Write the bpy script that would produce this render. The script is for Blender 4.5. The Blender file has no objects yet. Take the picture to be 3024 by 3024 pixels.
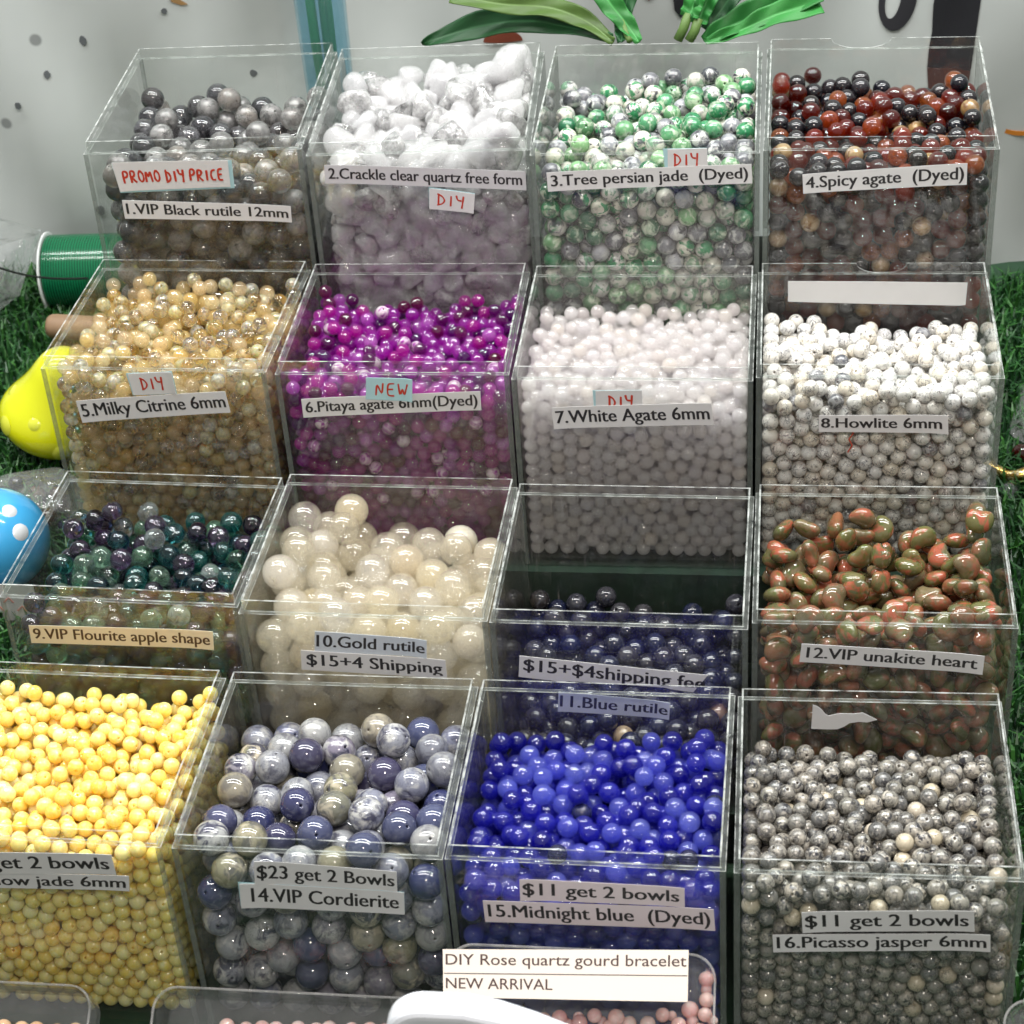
import bpy, bmesh, math, random
import numpy as np
from mathutils import Vector, Matrix

SC = bpy.context.scene
COL = SC.collection
rnd = random.Random(7)

# ------------------------------------------------------------------ camera
CAM_POS = np.array([0.16793465, -0.51433213, 0.61106865])
CAM_R = np.array([0.99111907, 0.11753523, -0.06219695])
CAM_U = np.array([-0.01687899, 0.57513731, 0.81788274])
CAM_F = np.array([-0.13190182, 0.80956936, -0.57201343])
FPX = 6035.6 / 3024.0            # focal length in frame widths
cam_d = bpy.data.cameras.new('camera')
cam = bpy.data.objects.new('camera', cam_d)
COL.objects.link(cam)
cam.matrix_world = Matrix(((CAM_R[0], CAM_U[0], -CAM_F[0], CAM_POS[0]),
                           (CAM_R[1], CAM_U[1], -CAM_F[1], CAM_POS[1]),
                           (CAM_R[2], CAM_U[2], -CAM_F[2], CAM_POS[2]),
                           (0, 0, 0, 1)))
cam_d.sensor_width = 36.0
cam_d.lens = 36.0 * FPX
cam_d.clip_start = 0.02
cam_d.clip_end = 20.0
cam_d.dof.use_dof = True
cam_d.dof.focus_distance = 0.86
cam_d.dof.aperture_fstop = 32.0
SC.camera = cam

# ------------------------------------------------------------------ world and lamps
world = bpy.data.worlds.new('World')
SC.world = world
world.use_nodes = True
wt = world.node_tree
bg = wt.nodes['Background']
tc = wt.nodes.new('ShaderNodeTexCoord')
sx = wt.nodes.new('ShaderNodeSeparateXYZ')
rp = wt.nodes.new('ShaderNodeValToRGB')
mr = wt.nodes.new('ShaderNodeMapRange')
wt.links.new(tc.outputs['Generated'], sx.inputs[0])
wt.links.new(sx.outputs['Z'], mr.inputs['Value'])
mr.inputs['From Min'].default_value = -1
mr.inputs['From Max'].default_value = 1
wt.links.new(mr.outputs[0], rp.inputs[0])
we = rp.color_ramp.elements
we.new(0.5)
for el, (ps, cc) in zip(we, ((0.15, (0.16, 0.115, 0.105)), (0.5, (0.17, 0.158, 0.154)), (0.72, (0.42, 0.43, 0.43)))):
    el.position = ps
    el.color = cc + (1,)
wt.links.new(rp.outputs[0], bg.inputs['Color'])
bg.inputs['Strength'].default_value = 1.0


def area(name, loc, target, sx_, sy_, power, color):
    l = bpy.data.lights.new(name, 'AREA')
    l.shape = 'RECTANGLE'
    l.size = sx_
    l.size_y = sy_
    l.energy = power
    l.color = color
    o = bpy.data.objects.new(name, l)
    COL.objects.link(o)
    o.location = loc
    d = (Vector(target) - Vector(loc)).normalized()
    z = -d
    x = Vector((1, 0, 0))
    y = z.cross(x).normalized()
    x = y.cross(z)
    o.matrix_world = Matrix(((x.x, y.x, z.x, loc[0]), (x.y, y.y, z.y, loc[1]), (x.z, y.z, z.z, loc[2]), (0, 0, 0, 1)))
    return o


area('tube_lamp', (0.02, 0.46, 1.12), (0.05, 0.25, 0.1), 1.9, 0.036, 16.0, (0.97, 1.0, 0.98))
area('tube_lamp', (0.05, 0.10, 1.14), (0.05, 0.15, 0.1), 1.9, 0.036, 16.0, (1.0, 0.98, 0.95))
area('spot_lamp', (0.22, -0.50, 0.86), (0.05, 0.08, 0.1), 0.09, 0.07, 3.2, (1.0, 0.88, 0.79))

SC.view_settings.view_transform = 'Standard'
SC.view_settings.look = 'None'
SC.view_settings.gamma = 1
SC.view_settings.exposure = 0.0
SC.view_settings.use_curve_mapping = False
cy = SC.cycles
cy.max_bounces = 32
cy.diffuse_bounces = 6
cy.glossy_bounces = 5
cy.transmission_bounces = 24
cy.volume_bounces = 6
cy.use_adaptive_sampling = True
cy.adaptive_threshold = 0.025
cy.adaptive_min_samples = 20
cy.transparent_max_bounces = 64
cy.sample_clamp_indirect = 3.0
cy.caustics_reflective = False
cy.use_denoising = True


# ------------------------------------------------------------------ helpers
def tag(o, label=None, cat=None, group=None, kind=None):
    if label:
        o['label'] = label
    if cat:
        o['category'] = cat
    if group:
        o['group'] = group
    if kind:
        o['kind'] = kind
    return o


def empty(name, loc=(0, 0, 0), rz=0.0):
    o = bpy.data.objects.new(name, None)
    COL.objects.link(o)
    o.location = loc
    o.rotation_euler = (0, 0, rz)
    o.empty_display_size = 0.01
    return o


def link(name, me, mat=None, parent=None, smooth=False):
    o = bpy.data.objects.new(name, me)
    COL.objects.link(o)
    if mat is not None:
        for m in (mat if isinstance(mat, (list, tuple)) else [mat]):
            me.materials.append(m)
    if parent is not None:
        o.parent = parent
    if smooth:
        me.polygons.foreach_set('use_smooth', [True] * len(me.polygons))
    return o


def mesh_from(name, verts, faces, mats=None):
    me = bpy.data.meshes.new(name)
    me.from_pydata([tuple(v) for v in verts], [], [tuple(f) for f in faces])
    if mats is not None:
        me.polygons.foreach_set('material_index', mats)
    me.update()
    return me


class MB:
    """verts and faces collected into one mesh"""

    def __init__(self):
        self.v, self.f, self.m = [], [], []

    def quad(self, a, b, c, d, m=0):
        n = len(self.v)
        self.v += [a, b, c, d]
        self.f.append((n, n + 1, n + 2, n + 3))
        self.m.append(m)

    def box(self, x0, x1, y0, y1, z0, z1, m=0):
        n = len(self.v)
        self.v += [(x0, y0, z0), (x1, y0, z0), (x1, y1, z0), (x0, y1, z0), (x0, y0, z1), (x1, y0, z1), (x1, y1, z1), (x0, y1, z1)]
        for q in ((0, 3, 2, 1), (4, 5, 6, 7), (0, 1, 5, 4), (1, 2, 6, 5), (2, 3, 7, 6), (3, 0, 4, 7)):
            self.f.append(tuple(n + k for k in q))
            self.m.append(m)

    def prism(self, poly, y0, y1, m=0):
        """polygon in (x, z), extruded along y"""
        n, k = len(self.v), len(poly)
        self.v += [(p[0], y0, p[1]) for p in poly] + [(p[0], y1, p[1]) for p in poly]
        self.f.append(tuple(n + i for i in range(k)))
        self.f.append(tuple(n + k + i for i in reversed(range(k))))
        self.m += [m, m]
        for i in range(k):
            j = (i + 1) % k
            self.f.append((n + j, n + i, n + k + i, n + k + j))
            self.m.append(m)

    def tube(self, pts, rads, seg=8, m=0, cap=True, squash=None):
        pts = [Vector(p) for p in pts]
        if not isinstance(rads, (list, tuple)):
            rads = [rads] * len(pts)
        base = len(self.v)
        up = Vector((0, 0, 1))
        prev = None
        for i, p in enumerate(pts):
            t = (pts[min(i + 1, len(pts) - 1)] - pts[max(i - 1, 0)])
            t = t.normalized() if t.length > 1e-9 else Vector((1, 0, 0))
            if prev is None:
                a = t.orthogonal().normalized() if abs(t.dot(up)) > .95 else t.cross(up).normalized()
            else:
                a = (prev - t * prev.dot(t)).normalized()
            prev = a
            b = t.cross(a)
            for k in range(seg):
                an = 2 * math.pi * k / seg
                q = (a * math.cos(an) + b * math.sin(an)) * rads[i]
                if squash is not None:
                    q = Vector((q.x, q.y * squash, q.z))
                self.v.append(tuple(p + q))
        for i in range(len(pts) - 1):
            for k in range(seg):
                k2 = (k + 1) % seg
                self.f.append((base + i * seg + k, base + i * seg + k2, base + (i + 1) * seg + k2, base + (i + 1) * seg + k))
                self.m.append(m)
        if cap:
            self.f.append(tuple(base + k for k in reversed(range(seg))))
            self.f.append(tuple(base + (len(pts) - 1) * seg + k for k in range(seg)))
            self.m += [m, m]

    def lathe(self, prof, seg=32, m=0, mat=None):
        """profile of (r, z); mat: a 4x4 matrix"""
        base = len(self.v)
        mat = mat or Matrix.Identity(4)
        for r, z in prof:
            for k in range(seg):
                an = 2 * math.pi * k / seg
                self.v.append(tuple(mat @ Vector((r * math.cos(an), r * math.sin(an), z))))
        for i in range(len(prof) - 1):
            for k in range(seg):
                k2 = (k + 1) % seg
                self.f.append((base + i * seg + k, base + i * seg + k2, base + (i + 1) * seg + k2, base + (i + 1) * seg + k))
                self.m.append(m)
        self.f.append(tuple(base + k for k in reversed(range(seg))))
        self.f.append(tuple(base + (len(prof) - 1) * seg + k for k in range(seg)))
        self.m += [m, m]

    def build(self, name, mat=None, parent=None, smooth=False):
        return link(name, mesh_from(name, self.v, self.f, self.m), mat, parent, smooth)


# ------------------------------------------------------------------ materials
def new_mat(name):
    m = bpy.data.materials.new(name)
    m.use_nodes = True
    nt = m.node_tree
    nt.nodes.clear()
    out = nt.nodes.new('ShaderNodeOutputMaterial')
    return m, nt, out


def N(nt, typ, **kw):
    n = nt.nodes.new('ShaderNode' + typ)
    for k, v in kw.items():
        if k in n.inputs.keys():
            n.inputs[k].default_value = v
        else:
            setattr(n, k, v)
    return n


def rgba(c):
    return (c[0], c[1], c[2], 1.0)


def ramp(nt, src, stops, interp='LINEAR'):
    r = nt.nodes.new('ShaderNodeValToRGB')
    r.color_ramp.interpolation = interp
    e = r.color_ramp.elements
    while len(e) < len(stops):
        e.new(0.5)
    for el, (p, c) in zip(e, stops):
        el.position = p
        el.color = rgba(c) if not isinstance(c, (int, float)) else (c, c, c, 1)
    nt.links.new(src, r.inputs[0])
    return r.outputs[0]


def mixc(nt, fac, a, b):
    n = nt.nodes.new('ShaderNodeMix')
    n.data_type = 'RGBA'
    for sock, v in ((n.inputs[0], fac), (n.inputs[6], a), (n.inputs[7], b)):
        if isinstance(v, (int, float)):
            sock.default_value = v
        elif isinstance(v, (tuple, list)):
            sock.default_value = rgba(v)
        else:
            nt.links.new(v, sock)
    return n.outputs[2]


def math_n(nt, op, a, b=0.0):
    n = nt.nodes.new('ShaderNodeMath')
    n.operation = op
    for i, v in enumerate((a, b)):
        if isinstance(v, (int, float)):
            n.inputs[i].default_value = v
        else:
            nt.links.new(v, n.inputs[i])
    return n.outputs[0]


def plain(name, col, rough=0.6, sheen=0, metallic=0.0, spec=0.5, noise=0.0, nscale=40, trans=0.0, coat=0.0, bump=0.0, bscale=300, sss=0.0):
    m, nt, out = new_mat(name)
    p = N(nt, 'BsdfPrincipled', Roughness=rough, Metallic=metallic)
    p.inputs['Specular IOR Level'].default_value = spec
    p.inputs['Transmission Weight'].default_value = trans
    p.inputs['Coat Weight'].default_value = coat
    if sss:
        p.inputs['Subsurface Weight'].default_value = sss
        p.inputs['Subsurface Radius'].default_value = (1, 1, 1)
        p.inputs['Subsurface Scale'].default_value = 0.003
    if noise:
        t = N(nt, 'TexCoord')
        n = N(nt, 'TexNoise', Scale=nscale, Detail=4.0)
        nt.links.new(t.outputs['Object'], n.inputs['Vector'])
        lo = tuple(c * (1 - noise) for c in col)
        hi = tuple(min(1, c * (1 + noise)) for c in col)
        nt.links.new(ramp(nt, n.outputs[0], [(0.3, lo), (0.7, hi)]), p.inputs['Base Color'])
    else:
        p.inputs['Base Color'].default_value = rgba(col)
    if bump:
        t = N(nt, 'TexCoord')
        n = N(nt, 'TexNoise', Scale=bscale, Detail=3.0)
        nt.links.new(t.outputs['Object'], n.inputs['Vector'])
        b = N(nt, 'Bump', Strength=bump, Distance=0.001)
        nt.links.new(n.outputs[0], b.inputs['Height'])
        nt.links.new(b.outputs[0], p.inputs['Normal'])
    nt.links.new(p.outputs[0], out.inputs[0])
    return m


def clear_sheet(name, tint, rough=0.015, haze=0.03, haze_col=(0.8, 0.8, 0.8), scratch=True, bump=0.0):
    """clear plastic: straight-through light, Fresnel reflection and a little surface haze for dust, scratches and, on bin panes, painted reflection"""
    m, nt, out = new_mat(name)
    g = N(nt, 'NewGeometry')
    ior = math_n(nt, 'ADD', math_n(nt, 'MULTIPLY', g.outputs['Backfacing'], 1 / 1.49 - 1.49), 1.49)
    fr = N(nt, 'Fresnel')
    nt.links.new(ior, fr.inputs['IOR'])
    tr = N(nt, 'BsdfTransparent', Color=rgba(tint))
    gl = N(nt, 'BsdfGlossy', Roughness=rough, Color=(0.9, 0.9, 0.9, 1))
    mx = N(nt, 'MixShader')
    nt.links.new(fr.outputs[0], mx.inputs[0])
    nt.links.new(tr.outputs[0], mx.inputs[1])
    nt.links.new(gl.outputs[0], mx.inputs[2])
    df = N(nt, 'BsdfDiffuse', Color=rgba(haze_col))
    t = N(nt, 'TexCoord')
    if bump:
        n = N(nt, 'TexNoise', Scale=45.0, Detail=3.0)
        nt.links.new(t.outputs['Object'], n.inputs['Vector'])
        b = N(nt, 'Bump', Strength=bump, Distance=0.01)
        nt.links.new(n.outputs[0], b.inputs['Height'])
        nt.links.new(b.outputs[0], gl.inputs['Normal'])
        nt.links.new(b.outputs[0], fr.inputs['Normal'])
    mx2 = N(nt, 'MixShader')
    if scratch:
        mp = N(nt, 'Mapping')
        mp.inputs['Scale'].default_value = (1.0, 1.0, 0.35)
        nt.links.new(t.outputs['Object'], mp.inputs[0])
        n1 = N(nt, 'TexNoise', Scale=28.0, Detail=5.0, Roughness=0.7)
        nt.links.new(mp.outputs[0], n1.inputs['Vector'])
        v = N(nt, 'TexVoronoi', Scale=120.0)
        nt.links.new(t.outputs['Object'], v.inputs['Vector'])
        specks = ramp(nt, v.outputs['Distance'], [(0.02, 1.0), (0.06, 0.0)])
        base = ramp(nt, n1.outputs[0], [(0.3, haze * 0.5), (0.75, haze * 1.6)])
        mp2 = N(nt, 'Mapping')
        mp2.inputs['Scale'].default_value = (900.0, 900.0, 26.0)
        mp2.inputs['Rotation'].default_value = (0.0, 0.09, 0.0)
        nt.links.new(t.outputs['Object'], mp2.inputs[0])
        n3 = N(nt, 'TexNoise', Scale=1.0, Detail=2.0)
        nt.links.new(mp2.outputs[0], n3.inputs['Vector'])
        scr = math_n(nt, 'MULTIPLY', ramp(nt, n3.outputs[0], [(0.66, 0.0), (0.74, 1.0)]), ramp(nt, n1.outputs[0], [(0.5, 0.0), (0.62, 0.16)]))
        f = math_n(nt, 'ADD', math_n(nt, 'ADD', base, scr), math_n(nt, 'MULTIPLY', specks, 0.16))
        nt.links.new(f, mx2.inputs[0])
    else:
        mx2.inputs[0].default_value = haze
    nt.links.new(mx.outputs[0], mx2.inputs[1])
    nt.links.new(df.outputs[0], mx2.inputs[2])
    nt.links.new(mx2.outputs[0], out.inputs[0])
    return m


def edge_mat(name, col, opac, rough=0.35, noise=0.25):
    """sawn or moulded edge of a clear sheet: part clear, part frosted"""
    m, nt, out = new_mat(name)
    tr = N(nt, 'BsdfTransparent', Color=(0.9, 0.93, 0.91, 1))
    p = N(nt, 'BsdfPrincipled', Roughness=rough)
    p.inputs['Base Color'].default_value = rgba(col)
    mx = N(nt, 'MixShader')
    t = N(nt, 'TexCoord')
    n = N(nt, 'TexNoise', Scale=160.0, Detail=4.0)
    nt.links.new(t.outputs['Object'], n.inputs['Vector'])
    nt.links.new(ramp(nt, n.outputs[0], [(0.3, max(0, opac - noise)), (0.7, min(1, opac + noise))]), mx.inputs[0])
    nt.links.new(tr.outputs[0], mx.inputs[1])
    nt.links.new(p.outputs[0], mx.inputs[2])
    nt.links.new(mx.outputs[0], out.inputs[0])
    return m


def stone(name, cols, patch=None, patch2=None, vein=None, band=None, sss=0.0, rad=0.0025, rough=0.07, trans=0.0, ior=1.54, bump=0.0, coat=0.7, vary=0.15, tint=None, crackle=0.0):
    """polished stone: a colour picked per bead, soft patches, thin veins, bands.
    patch=(colour, scale, lo, hi, amount), vein=(colour, scale, width, amount), band=(colour, scale, amount)"""
    m, nt, out = new_mat(name)
    at = N(nt, 'Attribute', attribute_name='bead_co')
    ar = N(nt, 'Attribute', attribute_name='bead_rand')
    oi = N(nt, 'ObjectInfo')
    r = math_n(nt, 'FRACT', math_n(nt, 'ADD', oi.outputs['Random'], ar.outputs['Fac']))
    cx = N(nt, 'CombineXYZ')
    nt.links.new(math_n(nt, 'MULTIPLY', r, 171.3), cx.inputs[0])
    nt.links.new(math_n(nt, 'MULTIPLY', r, 93.7), cx.inputs[1])
    nt.links.new(math_n(nt, 'MULTIPLY', r, 41.1), cx.inputs[2])
    va = N(nt, 'VectorMath', operation='ADD')
    nt.links.new(at.outputs['Vector'], va.inputs[0])
    nt.links.new(cx.outputs[0], va.inputs[1])
    co = va.outputs[0]
    r2 = math_n(nt, 'FRACT', math_n(nt, 'MULTIPLY', r, 57.31))
    r3 = math_n(nt, 'FRACT', math_n(nt, 'MULTIPLY', r, 23.77))
    if len(cols) == 1:
        c = None
        rgb = N(nt, 'RGB')
        rgb.outputs[0].default_value = rgba(cols[0])
        c = rgb.outputs[0]
    else:
        k = len(cols)
        c = ramp(nt, r2, [((i + 0.5) / k, q) for i, q in enumerate(cols)])
    for pt in (patch, patch2):
        if pt:
            pc, sc, lo, hi, am = pt
            n = N(nt, 'TexNoise', Scale=sc, Detail=4.0, Roughness=0.6, Distortion=0.8)
            nt.links.new(co, n.inputs['Vector'])
            f = ramp(nt, n.outputs[0], [(lo, 0.0), (hi, 1.0)])
            f = math_n(nt, 'MULTIPLY', f, math_n(nt, 'ADD', math_n(nt, 'MULTIPLY', r3, 0.7 * am), am * 0.5))
            c = mixc(nt, f, c, pc)
            co2 = N(nt, 'VectorMath', operation='ADD')
            nt.links.new(co, co2.inputs[0])
            co2.inputs[1].default_value = (13.7, 5.1, 8.8)
            co = co2.outputs[0]
    if band:
        bc, sc, am = band
        w = N(nt, 'TexWave', Scale=sc, Distortion=3.5, Detail=2.0)
        w.inputs['Detail Scale'].default_value = 1.2
        nt.links.new(co, w.inputs['Vector'])
        f = math_n(nt, 'MULTIPLY', ramp(nt, w.outputs['Fac'], [(0.55, 0.0), (0.9, 1.0)]), am)
        c = mixc(nt, f, c, bc)
    if vein:
        vc, sc, wd, am = vein
        n = N(nt, 'TexNoise', Scale=sc, Detail=5.0, Roughness=0.65, Distortion=1.6)
        nt.links.new(co, n.inputs['Vector'])
        d = math_n(nt, 'ABSOLUTE', math_n(nt, 'SUBTRACT', n.outputs[0], 0.5))
        f = ramp(nt, d, [(wd * 0.3, am), (wd, 0.0)])
        nb = N(nt, 'TexNoise', Scale=0.9, Detail=1.0)
        nt.links.new(co, nb.inputs['Vector'])
        f = math_n(nt, 'MULTIPLY', f, ramp(nt, nb.outputs[0], [(0.42, 0.0), (0.58, 1.0)]))
        c = mixc(nt, f, c, vc)
    if vary:
        hs = N(nt, 'HueSaturation')
        nt.links.new(math_n(nt, 'ADD', math_n(nt, 'MULTIPLY', r3, 2 * vary), 1 - vary), hs.inputs['Value'])
        nt.links.new(c, hs.inputs['Color'])
        c = hs.outputs[0]
    p = N(nt, 'BsdfPrincipled', Roughness=rough, IOR=ior)
    nt.links.new(c, p.inputs['Base Color'])
    p.inputs['Coat Weight'].default_value = coat
    p.inputs['Coat Roughness'].default_value = 0.025
    if sss:
        p.inputs['Subsurface Weight'].default_value = sss
        p.inputs['Subsurface Radius'].default_value = tint or (1, 1, 1)
        p.inputs['Subsurface Scale'].default_value = rad
    if trans:
        if isinstance(trans, tuple):
            n = N(nt, 'TexNoise', Scale=1.3, Detail=4.0, Roughness=0.65)
            nt.links.new(co, n.inputs['Vector'])
            f = math_n(nt, 'ADD', ramp(nt, n.outputs[0], [(0.35, trans[0]), (0.65, trans[1])]), math_n(nt, 'MULTIPLY', math_n(nt, 'SUBTRACT', r2, 0.5), trans[2]))
            f = math_n(nt, 'MINIMUM', math_n(nt, 'MAXIMUM', f, 0.0), 1.0)
            nt.links.new(f, p.inputs['Transmission Weight'])
        else:
            p.inputs['Transmission Weight'].default_value = trans
    if bump or crackle:
        n = N(nt, 'TexNoise', Scale=5.0, Detail=4.0)
        nt.links.new(co, n.inputs['Vector'])
        h = n.outputs[0]
        if crackle:
            v = N(nt, 'TexVoronoi', Scale=4.5, feature='DISTANCE_TO_EDGE')
            nt.links.new(co, v.inputs['Vector'])
            h = math_n(nt, 'ADD', math_n(nt, 'MULTIPLY', h, 0.5), ramp(nt, v.outputs['Distance'], [(0.0, 0.0), (0.06, crackle)]))
        b = N(nt, 'Bump', Strength=max(bump, 0.2), Distance=0.15)
        nt.links.new(h, b.inputs['Height'])
        nt.links.new(b.outputs[0], p.inputs['Normal'])
    nt.links.new(p.outputs[0], out.inputs[0])
    return m


def milky(name, cols, dens, spread=0.5, aniso=0.35, body=0.0, body_col=(0.8, 0.8, 0.8), ior=1.70, rough=0.04, bump=0.0):
    """translucent stone: a polished clear skin over a body that scatters light inside; dens is the scattering per metre"""
    m, nt, out = new_mat(name)
    ar = N(nt, 'Attribute', attribute_name='bead_rand')
    at = N(nt, 'Attribute', attribute_name='bead_co')
    oi = N(nt, 'ObjectInfo')
    r = math_n(nt, 'FRACT', math_n(nt, 'ADD', oi.outputs['Random'], ar.outputs['Fac']))
    g = N(nt, 'NewGeometry')
    io = math_n(nt, 'ADD', math_n(nt, 'MULTIPLY', g.outputs['Backfacing'], 1 / ior - ior), ior)
    fr = N(nt, 'Fresnel')
    nt.links.new(io, fr.inputs['IOR'])
    tr = N(nt, 'BsdfTransparent', Color=(1, 1, 1, 1))
    gl = N(nt, 'BsdfGlossy', Roughness=rough, Color=(1, 1, 1, 1))
    if bump:
        n = N(nt, 'TexNoise', Scale=4.0, Detail=5.0)
        nt.links.new(at.outputs['Vector'], n.inputs['Vector'])
        b = N(nt, 'Bump', Strength=bump, Distance=0.15)
        nt.links.new(n.outputs[0], b.inputs['Height'])
        nt.links.new(b.outputs[0], gl.inputs['Normal'])
    first = tr.outputs[0]
    if body:
        va = N(nt, 'VectorMath', operation='ADD')
        cx = N(nt, 'CombineXYZ')
        nt.links.new(math_n(nt, 'MULTIPLY', r, 131.0), cx.inputs[0])
        nt.links.new(at.outputs['Vector'], va.inputs[0])
        nt.links.new(cx.outputs[0], va.inputs[1])
        n = N(nt, 'TexNoise', Scale=1.6, Detail=5.0, Roughness=0.65)
        nt.links.new(va.outputs[0], n.inputs['Vector'])
        df = N(nt, 'BsdfDiffuse', Color=rgba(body_col))
        mb_ = N(nt, 'MixShader')
        nt.links.new(ramp(nt, n.outputs[0], [(0.45, 0.0), (0.68, body)]), mb_.inputs[0])
        nt.links.new(tr.outputs[0], mb_.inputs[1])
        nt.links.new(df.outputs[0], mb_.inputs[2])
        first = mb_.outputs[0]
    mx = N(nt, 'MixShader')
    nt.links.new(fr.outputs[0], mx.inputs[0])
    nt.links.new(first, mx.inputs[1])
    nt.links.new(gl.outputs[0], mx.inputs[2])
    nt.links.new(mx.outputs[0], out.inputs['Surface'])
    r2 = math_n(nt, 'FRACT', math_n(nt, 'MULTIPLY', oi.outputs['Random'], 57.31))
    r3 = math_n(nt, 'FRACT', math_n(nt, 'MULTIPLY', oi.outputs['Random'], 23.77))
    k = len(cols)
    c = ramp(nt, r2, [((i + 0.5) / k, q) for i, q in enumerate(cols)])
    vp = N(nt, 'VolumePrincipled', Anisotropy=aniso)
    nt.links.new(c, vp.inputs['Color'])
    vp.inputs['Absorption Color'].default_value = (0, 0, 0, 1)
    e = math_n(nt, 'POWER', 2.718, math_n(nt, 'MULTIPLY', math_n(nt, 'SUBTRACT', r3, 0.5), 2 * spread))
    nt.links.new(math_n(nt, 'MULTIPLY', e, dens), vp.inputs['Density'])
    nt.links.new(vp.outputs[0], out.inputs['Volume'])
    m.cycles.homogeneous_volume = True
    return m


M_PANE = clear_sheet('acrylic', (0.982, 0.988, 0.982), haze=0.009, haze_col=(0.80, 0.74, 0.72))  # pinkish haze colour also paints in the warm reflection on the front panes
M_LIP = edge_mat('acrylic_edge', (0.66, 0.69, 0.67), 0.32, noise=0.30)
M_SOFT = edge_mat('acrylic_shoulder', (0.45, 0.48, 0.46), 0.14, noise=0.08)
M_CORNER = edge_mat('acrylic_corner', (0.20, 0.23, 0.21), 0.55, rough=0.25, noise=0.12)
M_PAPER = plain('paper', (0.68, 0.68, 0.68), 0.75, noise=0.03, nscale=60)
M_CREAM = plain('cream_paper', (0.74, 0.67, 0.50), 0.75, noise=0.03, nscale=60)
M_BLUEPAPER = plain('pale_blue_paper', (0.42, 0.66, 0.70), 0.75, noise=0.03, nscale=60)
M_INK = plain('black_ink', (0.022, 0.02, 0.022), 0.5)
M_BROWNINK = plain('brown_ink', (0.07, 0.035, 0.015), 0.5)
M_RED = plain('red_marker', (0.50, 0.035, 0.012), 0.6)
M_GREEN_BOARD = plain('dark_green_board', (0.008, 0.028, 0.016), 0.55, noise=0.3, nscale=80)

# ------------------------------------------------------------------ setting: table, backdrop, stepped stand
mb = MB()
mb.box(-1.2, 1.4, -0.6, 0.63, -0.03, 0.0)
tag(mb.build('table_surface', plain('table_green', (0.012, 0.04, 0.018), 0.6, noise=0.3, nscale=60)), kind='structure')

def cloth_y(x, z):
    return (0.618 + 0.006 * math.sin(x * 9 + z * 3) + 0.005 * math.sin(x * 23 - z * 14) + 0.003 * math.sin(z * 17 + x * 5)
            + 0.003 * math.sin(x * 61 + z * 19 + 2 * math.sin(z * 9)) + 0.0016 * math.sin(x * 112 - z * 47 + 1.5 * math.sin(x * 17)))


gv, gf = [], []
NX, NZ = 120, 40
for j in range(NZ + 1):
    for i in range(NX + 1):
        x = -0.9 + 2.0 * i / NX
        z = -0.02 + 0.72 * j / NZ
        y = cloth_y(x, z)
        gv.append((x, y, z))
for j in range(NZ):
    for i in range(NX):
        a = j * (NX + 1) + i
        gf.append((a, a + 1, a + NX + 2, a + NX + 1))
banner = empty('backdrop_banner', (0, 0.618, 0))
mbn, nt, out = new_mat('banner_cloth')
t = N(nt, 'TexCoord')
v = N(nt, 'TexVoronoi', Scale=17.0)
nt.links.new(t.outputs['Object'], v.inputs['Vector'])
n = N(nt, 'TexNoise', Scale=6.0, Detail=3.0)
nt.links.new(t.outputs['Object'], n.inputs['Vector'])
cb = ramp(nt, n.outputs[0], [(0.3, (0.45, 0.485, 0.47)), (0.7, (0.53, 0.555, 0.545))])
sp = ramp(nt, v.outputs['Distance'], [(0.05, 1.0), (0.075, 0.0)])
sp = math_n(nt, 'MULTIPLY', sp, ramp(nt, v.outputs['Color'], [(0.5, 0.0), (0.55, 0.8)]))
cb = mixc(nt, sp, cb, (0.16, 0.17, 0.17))
p = N(nt, 'BsdfPrincipled', Roughness=0.8)
nt.links.new(cb, p.inputs['Base Color'])
nt.links.new(p.outputs[0], out.inputs[0])
cloth = link('cloth', mesh_from('cloth', [(a, b - 0.618, c) for a, b, c in gv], gf), mbn, banner, True)
so = cloth.modifiers.new('thick', 'SOLIDIFY')
so.thickness = 0.001
so.offset = 1
tag(banner, 'white cloth banner with dark specks and black brush lettering hanging behind the bins', 'banner')


def on_cloth(bm, name, mat):
    """a printed mark that follows the folds of the cloth"""
    bmesh.ops.triangulate(bm, faces=bm.faces[:])
    for _ in range(7):
        long_ = [e_ for e_ in bm.edges if e_.calc_length() > 0.004]
        if not long_:
            break
        bmesh.ops.subdivide_edges(bm, edges=long_, cuts=1, use_grid_fill=False)
        bmesh.ops.triangulate(bm, faces=[f_ for f_ in bm.faces if len(f_.verts) > 3])
    for v_ in bm.verts:
        v_.co.y = cloth_y(v_.co.x, v_.co.z) - 0.618 - 0.0018
    bmesh.ops.recalc_face_normals(bm, faces=bm.faces[:])
    me = bpy.data.meshes.new(name)
    bm.to_mesh(me)
    bm.free()
    o = link(name, me, mat, banner)
    so_ = o.modifiers.new('thick', 'SOLIDIFY')
    so_.thickness = 0.0003
    so_.offset = 0
    return o


def flat_shape(poly, name, mat):
    bm = bmesh.new()
    bm.faces.new([bm.verts.new((p_[0], 0, p_[1])) for p_ in poly])
    return on_cloth(bm, name, mat)


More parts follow.
